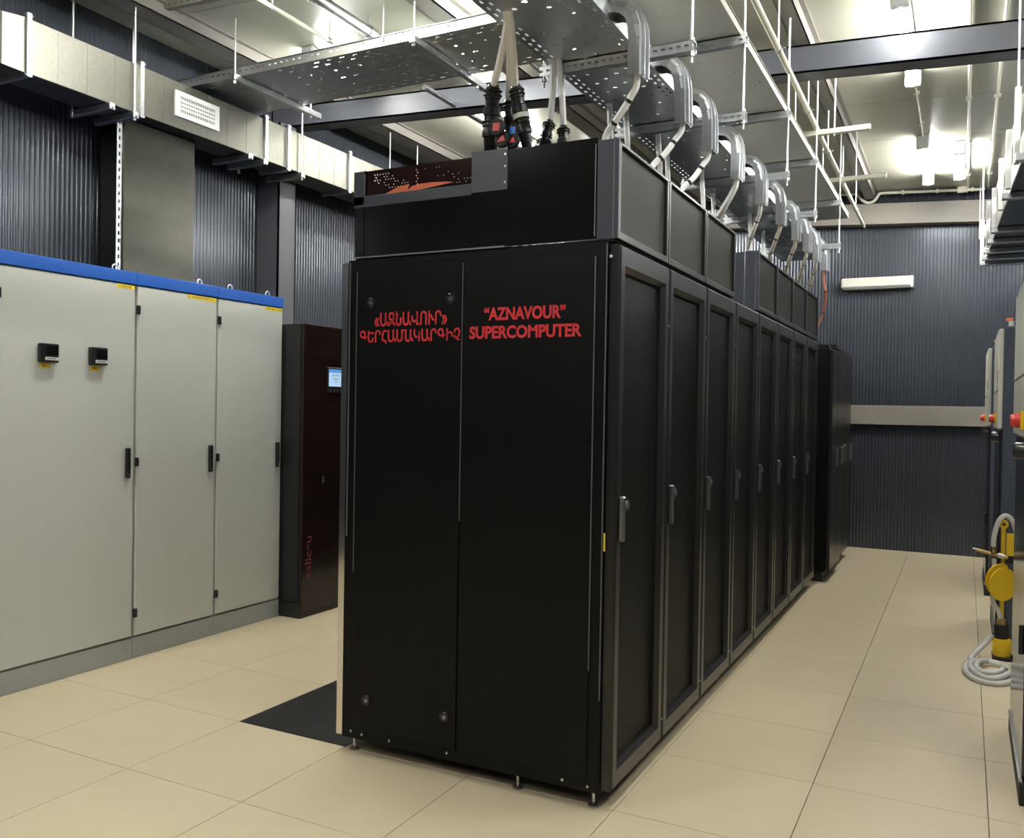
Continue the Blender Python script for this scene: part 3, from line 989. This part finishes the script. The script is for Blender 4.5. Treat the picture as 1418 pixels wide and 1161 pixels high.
ax0, ax1 = -5.05, -1.72
lpart(MB().box(ax0, ax1, TA0, TA1, TAZ, TAZ + .002), 'tray_bottom', 'trayA', t, (-3.4, 4.645, TAZ))
lpart(MB().box(ax0, ax1, TA0 - .002, TA0, TAZ, TAZ + .06), 'side_lip', 'lip', t, (-3.4, TA0, TAZ + .03))
lpart(MB().box(ax0, ax1, TA1, TA1 + .002, TAZ, TAZ + .06), 'side_lip', 'lip', t, (-3.4, TA1, TAZ + .03))
MB().box(ax0, ax1, TA0 - .012, TA0, TAZ + .056, TAZ + .060).build('lip_fold', 'galv_bright', t)
for x in (-2.90, -4.3):
    MB().box(x - .02, x + .02, TA0 - .06, TA1 + .20, TAZ - .042, TAZ - .001, .003).build('support_strut', 'galv', t)
    for y in (TA0 - .04, TA1 + .10):
        MB().cyl((x, y, TAZ - .06), (x, y, zc(x)), .0055, n=8).build('threaded_rod', 'rod', t)
        MB().cyl((x, y, TAZ - .058), (x, y, TAZ - .042), .011, n=6).build('nut', 'steel', t)
MB().cyl((-3.14, TA0 - .012, TAZ + .02), (-3.14, TA0 - .012, zc(-3.14)), .0055, n=8).build('threaded_rod', 'rod', t)
MB().box(-3.25, -3.05, TA0 - .006, TA0 - .002, TAZ + .008, TAZ + .052).build('joint_plate', 'galv_bright', t)

# ------------------------------------------------------------------ trays over the racks
t = thing('cable_tray', 'lower perforated cable tray running lengthwise above the black racks', 'cable tray', (-1.335, 5.2, 2.826), 'overhead cable trays')
b0, b1 = 1.9, 8.3
lpart(MB().box(-1.52, -1.15, b0, b1, 2.826, 2.828), 'tray_bottom', 'trayB', t, (-1.335, 5.2, 2.826))
for x, s in ((-1.52, -1), (-1.15, 1)):
    MB().box(x - .001, x + .001, b0, b1, 2.826, 2.886).build('side_lip', 'galv_bright', t)
    MB().box(x, x + s * .012, b0, b1, 2.884, 2.887).build('lip_fold', 'galv_bright', t)
t = thing('cable_tray', 'upper galvanised cable tray above the lower one, right of the drop-outs', 'cable tray', (-1.235, 5.2, 3.176), 'overhead cable trays')
lpart(MB().box(-1.45, -.955, b0, b1, 3.176, 3.178), 'tray_bottom', 'trayC', t, (-1.235, 5.2, 3.176))
for x, s in ((-1.45, -1), (-.955, 1)):
    MB().box(x - .001, x + .001, b0, b1, 3.176, 3.216).build('side_lip', 'lip_dull', t)
    MB().box(x, x + s * .006, b0, b1, 3.214, 3.217).build('lip_fold', 'lip_dull', t)
for k, y in enumerate((3.24, 4.10, 5.22, 6.29, 7.56)):
    t = thing('trapeze_hanger', '%s hanger of slotted struts and rods carrying the lengthwise trays' % ORD[k].replace('nearest', 'first'), 'tray hanger', (-1.23, y, 2.78), 'hangers of the lengthwise trays')
    for z, nm in ((2.803, 'lower_strut'), (3.153, 'upper_strut')):
        lpart(MB().box(-1.56, -.925, y - .021, y - .019, z - .02, z + .02).box(-1.56, -.925, y - .021, y + .02, z + .018, z + .02).box(-1.56, -.925, y + .019, y + .021, z - .02, z + .02), nm, 'slotted', t, (-1.23, y, z))
    for x in (-1.548, -.938):
        MB().cyl((x, y, 2.745), (x, y, zc(x)), .0055, n=8).build('threaded_rod', 'rod', t)
        for z in (2.803, 3.153):
            MB().cyl((x, y, z - .034), (x, y, z - .021), .011, n=6).build('nut', 'steel', t)
            MB().cyl((x, y, z + .021), (x, y, z + .034), .011, n=6).build('nut', 'steel', t)

# drop-outs and the cables that fall from them
DY = [2.97, 3.50, 3.93, 4.50, 5.06, 5.63, 6.20, 6.68, 7.15, 7.62]
END = [(-1.185, 3.01, 2.36), (-1.165, 3.48, 2.36), (-1.165, 3.90, 2.36), (-1.19, 4.62, 2.36), (-1.19, 5.40, 2.36),
       (-1.165, 5.90, 2.36), (-1.165, 6.48, 2.36), (-1.165, 7.05, 2.36), (-1.165, 7.55, 2.36), (-1.28, 8.02, 2.03)]
for k, y in enumerate(DY):
    wd = .092
    org = (-1.12, y, 2.60)
    t = thing('tray_dropout', '%s curved metal drop-out on the tray edge, counted from the lettered rack' % ORD[k].replace('nearest', 'first'), 'cable drop-out', org, 'drop-outs along the lower tray')
    path = [(-1.21, 2.885), (-1.125, 2.885), (-1.080, 2.868), (-1.050, 2.835), (-1.036, 2.79), (-1.032, 2.74), (-1.032, 2.612)]
    lean = (0.0, .03, .02, -.02, .02, .04, .03, .02, 0, 0)[k]
    pl = []
    for i, (x, z) in enumerate(path):
        pl.append((x, y + lean * (2.9 - z) / .3, z))
    nrm = []
    for i in range(len(path)):
        p, q = path[max(i - 1, 0)], path[min(i + 1, len(path) - 1)]
        dx, dz = q[0] - p[0], q[1] - p[1]
        L = math.hypot(dx, dz)
        nrm.append((-dz / L * -1, dx / L * -1))     # towards the inside of the bend
    def sheet(offs, depth0, depth1, th):
        mb = MB()
        vs, fs = [], []
        for (x, yy, z), n in zip(pl, nrm):
            for dy, dd in ((offs - th, depth0), (offs + th, depth0), (offs + th, depth1), (offs - th, depth1)):
                vs.append((x - n[0] * dd, yy + dy, z - n[1] * dd))
        for i in range(len(pl) - 1):
            for e in range(4):
                fs.append((i * 4 + e, i * 4 + (e + 1) % 4, i * 4 + 4 + (e + 1) % 4, i * 4 + 4 + e))
        fs += [(3, 2, 1, 0), tuple(len(vs) - 4 + e for e in range(4))]
        return mb.poly(vs, fs)
    sheet(0, -.001, .001, wd / 2).build('back_plate', 'galv_bright', t)
    for s in (-1, 1):
        sheet(s * wd / 2, -.042, .0, .001).build('flange', 'galv_bright', t)
        # scalloped teeth along the bend
        mb = MB()
        for i in range(1, 5):
            (xa, ya, za), (xb, yb, zb) = pl[i], pl[i + 1]
            n = nrm[i]
            fx, fy, fz = (xb - xa) * .06, (yb - ya) * .06, (zb - za) * .06
            o1, o2 = -.012, -.017
            mb.poly([(xa + fx, ya + fy + s * wd / 2, za + fz), (xb - fx, yb - fy + s * wd / 2, zb - fz), (xb - fx - n[0] * o1, yb + s * (wd / 2 + .004), zb - fz - n[1] * o1), (xa + fx - n[0] * o2, ya + s * (wd / 2 + .004), za + fz - n[1] * o2)], [(0, 1, 2, 3)])
        mb.build('tooth_strip', 'galv_bright', t)
    sheet(-wd / 4, .0005, .013, .004).build('stiffening_rib', 'galv_bright', t)
    sheet(wd / 4, .0005, .013, .004).build('stiffening_rib', 'galv_bright', t)
    # cable
    bx, by, bz = pl[-1]
    e = END[k]
    kind = 'orange' if k == 9 else 'cream' if k >= 3 else 'white'
    nm = '%s cable falling from the %s drop-out into the racks' % (kind if k != 8 else 'cream', ORD[k].replace('nearest', 'first'))
    if k == 9:
        nm = 'thin orange cable falling from the farthest drop-out to the dark end cabinets'
        pts = [(bx - .05, by, bz + .25), (bx - .03, by, bz + .08), (bx - .03, by + .03, bz - .08), (bx - .02, by + .10, bz - .20), (bx - .09, by + .30, bz - .38), (e[0], e[1], e[2])]
    else:
        pts = [(bx - .10, by - .01, bz + .27), (bx - .03, by, bz + .18), (bx - .022, by, bz), (bx - .05, by + .2 * (e[1] - by), bz - .06), ((bx + e[0]) / 2 - .02, (by + e[1]) / 2, (bz + e[2]) / 2 + .01), (e[0], e[1], e[2] + .08), e]
    org = (e[0], e[1], e[2])
    ct = thing('drop_cable', nm, 'cable', org, 'cables falling from the drop-outs')
    mb = MB().tube(pts, .0085 if k == 9 else (.016 if k == 3 else .0125), 8, 6)
    path3 = mb.path
    mb.build('sheath', {'white': 'cable', 'cream': 'cream_cable' if k > 4 else 'cable', 'orange': 'orange_cable'}[kind], ct)
    for fr in ((.52, .72) if k != 3 else (.6,)):
        i = int(len(path3) * fr)
        d = (path3[i + 1] - path3[i]).normalized() * .006
        MB().cyl(path3[i] - d, path3[i] + d, .0135 if k != 9 else .0095, n=8).build('cable_tie', 'rubber', ct)

# straight cables from the lower tray down behind the hood edges
for k, (x, y) in enumerate(((-1.46, 3.75), (-1.40, 3.80), (-1.36, 4.15), (-1.44, 4.55), (-1.36, 4.95), (-1.45, 5.55), (-1.36, 6.2), (-1.40, 6.85))):
    zend = 2.055
    o = MB().tube([(x, y, 2.95), (x, y, 2.80), (x + .01, y + .01, 2.55), (x, y + .02, zend)], .013, 8, 4).build('riser_cable', 'cable', None, (x, y + .02, zend))
    tag(o, '%s straight white cable between the lower tray and the rack tops' % ORD[k].replace('nearest', 'first'), 'cable', 'straight cables under the lower tray')

# ------------------------------------------------------------------ hanging power connectors over the first rack
CP = [(0.0, .018), (.03, .019), (.06, .026), (.20, .027), (.21, .024), (.30, .024), (.32, .030), (.42, .031), (.44, .027), (.62, .028), (.64, .031), (.72, .031), (.74, .025), (.9, .022), (1, .018)]


def connector(label, top, p, q, end, r=1.0, band=False):
    t = thing('power_connector', label, 'power connector', (end[0], end[1], end[2]), 'black connectors hanging over the first rack')
    p, q = Vector(p), Vector(q)
    body = MB().lathe(p, q, [(a, b * r) for a, b in CP], 16).build('connector_body', 'plastic', t)
    d = (q - p)
    for f in (.08, .14, .50, .56):
        MB().lathe(p + d * f, p + d * (f + .025), [(0, .0300 * r), (.5, .0325 * r), (1, .0300 * r)], 16).build('grip_ring', 'rubber', body)
    if band:
        MB().lathe(p + d * .43, p + d * .50, [(0, .0315 * r), (1, .0315 * r)], 16).build('white_band', 'white', body)
    tp = Vector(top)
    MB().tube([tp + Vector((0, -.02, .06)), tp, tp.lerp(p, .5) + Vector((.004, 0, -.01)), p + d * .04], .0135, 8, 6).build('feed_cable', 'cable', t)
    MB().tube([q - d * .04, q + d * .15, Vector(end) + Vector((0, 0, .08)), end], .012, 8, 5).build('tail_cable', 'cable', t)
    return t


c1 = connector('large black connector with a red square marker, leftmost over the lettered rack', (-1.462, 2.75, 2.80), (-1.640, 2.98, 2.685), (-1.672, 3.02, 2.42), (-1.68, 3.06, 2.05), 1.15)
connector('slim black connector hanging behind the red-marked one', (-1.458, 2.755, 2.80), (-1.615, 3.06, 2.655), (-1.605, 3.08, 2.43), (-1.60, 3.10, 2.05), .8)
c2 = connector('black connector with a white band, right of the blue marker', (-1.452, 2.755, 2.80), (-1.545, 2.98, 2.67), (-1.505, 3.02, 2.42), (-1.54, 3.08, 2.05), .98, True)
connector('left of the two smaller connectors beside the tray hanger', (-1.49, 3.20, 2.80), (-1.509, 3.22, 2.60), (-1.54, 3.20, 2.44), (-1.56, 3.2, 2.05), .85)
connector('right of the two smaller connectors beside the tray hanger', (-1.462, 3.20, 2.80), (-1.450, 3.22, 2.57), (-1.44, 3.21, 2.40), (-1.44, 3.2, 2.05), .85)
o = MB().lathe((-1.485, 3.12, 2.36), (-1.485, 3.17, 2.445), [(0, .05), (.5, .045), (.85, .028), (1, .01)], 18).build('connector_boot', 'white', None, (-1.485, 3.05, 2.05))
tag(o, 'white domed boot under the two smaller connectors', 'connector boot')


def cap(parent, x, y, z, r, mat, shape):
    o = MB().lathe((x, y, z), (x, y - .014, z), [(0, r), (.7, r), (1, r * .9)], 22).build('end_cap', 'rubber', parent)
    s = r * .48
    if shape == 4:
        out = [(x - s, z - s * .8), (x + s * .8, z - s), (x + s, z + s * .8), (x - s * .8, z + s)]
    else:
        out = [(x - s * 1.2, z - s * .7), (x + s * 1.1, z - s * .6), (x + s * .5, z + s)]
    MB().prism(out, 1, y - .0165, y - .0135).build('marker', mat, o)


cap(c1, -1.600, 2.950, 2.505, .033, 'red_plug', 4)
cap(c1, -1.586, 2.965, 2.462, .032, 'red_plug', 3)
cap(c2, -1.548, 2.985, 2.495, .029, 'blue_plug', 4)
cap(c2, -1.548, 2.98, 2.455, .029, 'red_plug', 3)

# ------------------------------------------------------------------ pipe and struts to the right of the trays
t = thing('ceiling_pipe', 'slim pale pipe hanging under the ceiling right of the trays', 'pipe', (-.955, 6.6, 3.38))


def px_(y):
    return -.918 - .0088 * (y - 3)


MB().tube([(px_(2.4), 2.4, 3.4), (px_(6), 6, 3.4), (px_(9.85), 9.85, 3.4)], .017, 10, 4).build('pipe_run', 'conduit', t)
for y in (4.877, 5.94, 6.93, 7.89, 8.99):
    c = MB().lathe((px_(y), y - .012, 3.4), (px_(y), y + .012, 3.4), [(0, .023), (1, .023)], 12).box(px_(y) - .036, px_(y) + .036, y - .010, y + .010, 3.396, 3.404).build('pipe_clamp', 'steel', t)
    MB().cyl((px_(y), y, 3.415), (px_(y), y, zc(px_(y))), .005, n=8).build('threaded_rod', 'rod', c)
for k, y in enumerate((6.33, 7.66)):
    t = thing('cantilever_strut', ('nearer pale strut sticking out right of the pale pipe', 'farther pale strut sticking out right of the pale pipe')[k], 'strut', (-.85, y, 3.34), 'pale struts right of the trays')
    MB().box(-1.12, -.6, y - .02, y + .02, 3.345, 3.38, .003).build('strut_channel', 'conduit', t)
    for x in (-1.09, -.83):
        MB().cyl((x, y, 3.33), (x, y, zc(x)), .0055, n=8).build('threaded_rod', 'rod', t)

# conduits on the ceiling
CON = [([(-.02, 1.0), (-.02, 9.98)], .011, 'thin pale conduit along the ceiling beside the aisle lights'),
       ([(.16, 1.0), (.16, 9.98)], .010, 'second thin conduit along the ceiling, nearer the right trays'),
       ([(-.36, 6.6), (-.36, 8.05)], .008, 'short conduit joining the two aisle lights')]
for (p, q), r, lb in CON:
    z = zc(p[0]) - r - .004
    t = thing('ceiling_conduit', lb, 'conduit', (p[0], (p[1] + q[1]) / 2, z), 'conduits on the ceiling')
    MB().cyl((p[0], p[1], z), (q[0], q[1], z), r, n=8).build('conduit_run', 'conduit', t)
    n = max(2, int((q[1] - p[1]) / 1.1))
    for i in range(n):
        y = p[1] + (q[1] - p[1]) * (i + .5) / n
        MB().box(p[0] - r - .012, p[0] + r + .012, y - .01, y + .01, z - r - .002, z + r + .003, .002).build('saddle', 'conduit', t)
CON2 = [([(-3.42, 3.0), (-3.42, 4.62)], .035, 'galv_bright', 'thick bright pipe end above the cross tray'),
        ([(-3.80, 3.0), (-3.80, 4.7)], .015, 'conduit', 'thin pale pipe left of the bright pipe end'),
        ([(-3.38, 5.15), (-3.38, 6.3)], .02, 'galv_bright', 'pale pipe behind the cross tray near the hanging connectors')]
for (p, q), r, mt, lb in CON2:
    z = 3.82 if r > .03 else 3.86
    if q[1] > 6: z = 3.66
    t = thing('ceiling_pipe', lb, 'pipe', (p[0], (p[1] + q[1]) / 2, z))
    MB().tube([(p[0], p[1], z), (p[0], (p[1] + q[1]) / 2, z), (q[0], q[1], z)], r, 12, 3).build('pipe_run', mt, t)
    for y in ((q[1] - .06, q[1] - .6) if q[1] < 6 else (5.75, 6.2)):
        c = MB().lathe((p[0], y - .014, z), (p[0], y + .014, z), [(0, r + .006), (1, r + .006)], 12).build('pipe_clamp', 'steel', t)
        MB().cyl((p[0], y, z + r), (p[0], y, zc(p[0])), .005, n=8).build('threaded_rod', 'rod', c)
t = thing('perforated_rail', 'thin perforated rail fixed across the ceiling left of the cross tray', 'rail', (-4.1, 3.98, 3.90))
mb = MB().slope(-4.85, -3.35, 3.96, 4.00, lambda x: zc(x) - .035, lambda x: zc(x) - .002)
mb.build('rail_channel', 'trim', t)
for i in range(28):
    x = -4.8 + i * .053
    MB().box(x, x + .022, 3.9585, 3.9605, zc(x) - .024, zc(x) - .012).build('rail_hole', 'slot', t)
# conduit along the head of the far wall, dipping under the purlin
t = thing('wall_conduit', 'cream conduit along the top of the far wall, dipping under the purlin', 'conduit', (-.6, 9.98, 3.66))
pts = [(-1.6, 3.80), (-1.12, 3.775), (-1.06, 3.76), (-1.01, 3.70), (-.95, 3.668), (-.89, 3.69), (-.855, 3.74), (-.80, 3.757), (-.4, 3.735), (.12, 3.708)]
MB().tube([(x, 9.97, z) for x, z in pts], .014, 8, 5).build('conduit_run', 'conduit', t)
for x, z in ((-.62, 3.747), (-.30, 3.731), (.02, 3.715)):
    MB().box(x - .012, x + .012, 9.95, 9.99, z - .02, z + .022, .003).build('saddle', 'conduit', t)
MB().box(-.12, -.02, 9.95, 9.99, 3.69, 3.755, .006).build('junction_box', 'conduit', t)
# cream box on the far wall
t = thing('wall_unit', 'long cream unit mounted on the dark far wall', 'wall unit', (-.86, 10.08, 2.77))
MB().box(-1.215, -.51, 10.04, 10.138, 2.79, 2.895, .012).build('housing', 'cream', t)
MB().box(-1.19, -.535, 10.045, 10.13, 2.768, 2.792, .004).build('lower_grille', 'slot', t)
MB().box(-.535, -.508, 10.035, 10.138, 2.772, 2.895, .006).build('end_cap', 'white', t)
# thin hanger rod on the far wall
o = MB().cyl((.09, 9.9, 3.2), (.09, 9.9, zc(.09)), .006, n=8).build('hanger_rod', 'rod')
tag(o, 'single thin rod hanging before the far wall, left of the right trays', 'rod')

# ------------------------------------------------------------------ stacked trays at the right edge
t = thing('ladder_tray', 'white-sided ladder tray stack hanging over the right-hand cabinets', 'cable tray', (.5, 7.0, 2.78))


def xl(y):
    return .243 - .033 * (y - 5.2)


mb = MB()
for p, q in ((4.7, 8.9),):
    for s, w0 in ((0, 0), (1, .55)):
        mb.poly([(xl(p) + w0, p, 2.80), (xl(q) + w0, q, 2.80), (xl(q) + w0, q, 2.93), (xl(p) + w0, p, 2.93),
                 (xl(p) + w0 + .006, p, 2.80), (xl(q) + w0 + .006, q, 2.80), (xl(q) + w0 + .006, q, 2.93), (xl(p) + w0 + .006, p, 2.93)],
                [(0, 1, 2, 3), (4, 5, 6, 7), (0, 1, 5, 4), (2, 3, 7, 6), (1, 2, 6, 5), (0, 3, 7, 4)])
mb.build('side_rail', 'white', t)
mb = MB()
mb.poly([(xl(4.7), 4.7, 2.815), (xl(8.9), 8.9, 2.815), (xl(8.9) + .55, 8.9, 2.815), (xl(4.7) + .55, 4.7, 2.815),
         (xl(4.7), 4.7, 2.818), (xl(8.9), 8.9, 2.818), (xl(8.9) + .55, 8.9, 2.818), (xl(4.7) + .55, 4.7, 2.818)],
        [(0, 1, 2, 3), (4, 5, 6, 7), (0, 1, 5, 4), (1, 2, 6, 5), (2, 3, 7, 6), (3, 0, 4, 7)])
mb.build('tray_bottom', 'navy_cab', t)
for y in (5.3, 6.2, 7.3, 7.75, 8.2, 8.55, 8.85):
    x = xl(y)
    MB().box(x - .035, x + .62, y - .03, y + .03, 2.772, 2.812, .004).build('cross_strut', 'galv_bright', t)
for y, h in ((5.42, .40), (6.0, .34), (6.6, .33), (7.3, .30), (8.0, .36), (8.87, .38)):
    x = xl(y)
    p = MB().box(x - .034, x - .004, y - .02, y + .02, 2.79, 2.80 + h, .004).build('hanger_post', 'white', t)
    if y in (5.42, 8.87):
        MB().cyl((x - .018, y, 2.80 + h), (x - .018, y, zc(x)), .0055, n=8).build('threaded_rod', 'rod', p)
mb = MB()
for w0 in (0, .55):
    mb.poly([(xl(5.4) + w0, 5.4, 3.06), (xl(8.9) + w0, 8.9, 3.02), (xl(8.9) + w0, 8.9, 3.12), (xl(5.4) + w0, 5.4, 3.16),
             (xl(5.4) + w0 + .005, 5.4, 3.06), (xl(8.9) + w0 + .005, 8.9, 3.02), (xl(8.9) + w0 + .005, 8.9, 3.12), (xl(5.4) + w0 + .005, 5.4, 3.16)],
            [(0, 1, 2, 3), (4, 5, 6, 7), (0, 1, 5, 4), (2, 3, 7, 6), (1, 2, 6, 5), (0, 3, 7, 4)])
mb.build('upper_rail', 'cream', t)

# ------------------------------------------------------------------ right-hand cabinets
RL = ['nearest dark cabinet at the right edge of the picture', 'dark cabinet with cream upper front behind the yellow hand pump', 'farthest dark cabinet with cream upper front, near the far wall']
for k, (x, a, b) in enumerate(((.215, 3.74, 4.66), (.195, 6.25, 7.15), (.172, 8.0, 8.9))):
    t = thing('cooling_cabinet', RL[k], 'cabinet', (x + .4, (a + b) / 2, 0), 'dark cabinets with cream fronts along the right')
    MB().box(x + .012, x + .85, a, b, .10, 2.0, .006).build('carcass', 'navy_cab', t)
    MB().box(x - .010, x + .83, a + .004, b - .02, 0, .085, .003).build('plinth', 'rubber', t)
    MB().box(x - .012, x + .0, a + .01, b - .03, .086, .096).build('plinth_edge', 'steel', t)
    d = MB().box(x - .004, x + .012, a + .006, b - .006, .11, 1.355, .003).build('lower_door', 'dark_gloss', t)
    MB().box(x - .02, x - .004, a + .05, a + .075, .55, .66, .003).build('door_handle', 'plastic', d)
    MB().box(x - .010, x - .004, b - .05, b - .03, .32, .35, .002).build('latch', 'plastic', d)
    u = MB().box(x - .018, x + .012, a + .004, b - .004, 1.362, 1.985, .006).build('upper_front', 'cream', t)
    MB().box(x - .020, x - .017, a + .02, a + .10, 1.66, 1.73).build('dark_window', 'plastic', u)
    MB().box(x - .0195, x - .0175, a + .004, b - .004, 1.598, 1.606).build('seam', 'slot', u)
    s = MB().box(x - .030, x - .018, a + .075, a + .145, 1.39, 1.46, .002).build('switch_plate', 'yellow', t)
    MB().lathe((x - .03, a + .11, 1.425), (x - .062, a + .11, 1.425), [(0, .028), (.5, .028), (.55, .024), (1, .022)], 16).build('switch_knob', 'red_switch', s)
    MB().lathe((x - .004, a + .11, 1.31), (x - .05, a + .11, 1.31), [(0, .032), (.8, .032), (1, .026)], 14).build('black_knob', 'plastic', t)
    v = MB().cyl((x + .05, a + .06, 1.995), (x + .05, a + .06, 2.036), .016, n=12).build('top_valve', 'white', t)
    MB().box(x + .02, x + .06, a + .05, a + .07, 2.035, 2.055, .004).build('valve_lever', 'orange_cap', v)
    MB().cyl((x + .13, a + .1, 1.995), (x + .13, a + .1, 2.06), .024, n=12).build('top_fitting', 'white', t)

# ------------------------------------------------------------------ yellow hand pump with hoses
PY = 5.98
t = thing('hand_pump', 'yellow hand pump with round yellow disc standing by the right wall of cabinets', 'hand pump', (.235, PY, 0))
MB().box(.205, .227, PY - .012, PY + .012, .10, .80, .003).build('post', 'yellow', t)
MB().lathe((.216, PY - .016, .80), (.216, PY + .016, .80), [(0, .026), (1, .026)], 16).build('post_eye', 'yellow', t)
MB().lathe((.218, PY - .018, .80), (.218, PY - .015, .80), [(0, .009), (1, .009)], 10).build('eye_hole', 'rubber', t)
MB().box(.232, .31, PY - .015, PY + .03, .615, .745, .004).build('top_plate', 'yellow', t)
MB().box(.20, .31, PY - .01, PY + .03, .57, .612, .003).build('dark_bracket', 'rubber', t)
MB().lathe((.20, PY - .03, .47), (.205, PY - .036, .47), [(0, .098), (1, .098)], 32).build('rear_disc', 'yellow', t)
MB().lathe((.215, PY - .05, .45), (.222, PY - .058, .45), [(0, .098), (1, .098)], 32).build('front_disc', 'yellow', t)
mb = MB().lathe((.22, PY - .02, 0.02), (.22, PY - .02, .125), [(0, .044), (.1, .05), (.9, .05), (1, .044)], 20)
mb.build('base_cylinder', 'yellow', t)
MB().box(.17, .30, PY - .07, PY + .09, 0, .022, .004).build('foot_plate', 'rubber', t)
MB().lathe((.215, PY - .02, .122), (.215, PY - .02, .205), [(0, .036), (.05, .038), (.95, .038), (1, .036)], 18).build('grip', 'rubber', t)
MB().cyl((.215, PY - .02, .205), (.215, PY - .02, .24), .024, n=14).build('coupling', 'brass', t)
MB().box(.243, .27, PY - .01, PY + .03, .02, .57, .004).build('side_strut', 'navy_cab', t)
MB().cyl((.26, PY + .0, .03), (.30, PY - .01, .13), .016, n=10).build('brace', 'yellow', t)
v = MB().cyl((.075, PY - .03, .640), (.24, PY - .03, .605), .010, n=10).build('valve_pipe', 'brass', t)
MB().cyl((.10, PY - .03, .637), (.055, PY - .03, .648), .006, .004, n=8).build('valve_spout', 'steel', v)
MB().cyl((.165, PY - .03, .62), (.165, PY - .03, .665), .017, n=10).build('valve_fitting', 'brass', v)
MB().cyl((.19, PY - .03, .617), (.225, PY - .03, .609), .015, n=10).build('valve_nut', 'steel', v)
MB().tube([(.165, PY - .03, .66), (.168, PY - .03, .73), (.19, PY - .03, .82), (.225, PY - .02, .853), (.262, PY - .01, .82), (.285, PY, .745)], .0145, 10, 6).build('upper_hose', 'hose', t)
MB().tube([(.165, PY - .02, .40), (.172, PY - .02, .33), (.20, PY - .02, .28), (.212, PY - .02, .23)], .014, 10, 6).build('middle_hose', 'hose', t)
mb = MB()
pts = [(.17, PY - .03, .14), (.13, PY - .06, .09), (.06, PY - .18, .03)]
for i in range(46):
    an = math.radians(135 + i * 22)
    kk = 1 - .30 * ((i // 16) % 3) * .8
    rx, ry = .125 * kk, .24 * kk
    pts.append((.150 + rx * math.cos(an) + .004 * math.sin(i), 5.58 + ry * math.sin(an), .017 + .012 * (i // 16) + .006 * math.sin(i * .8)))
o = MB().tube(pts, .0155, 10, 3).build('coiled_hose', 'hose', t)

bpy.context.view_layer.update()
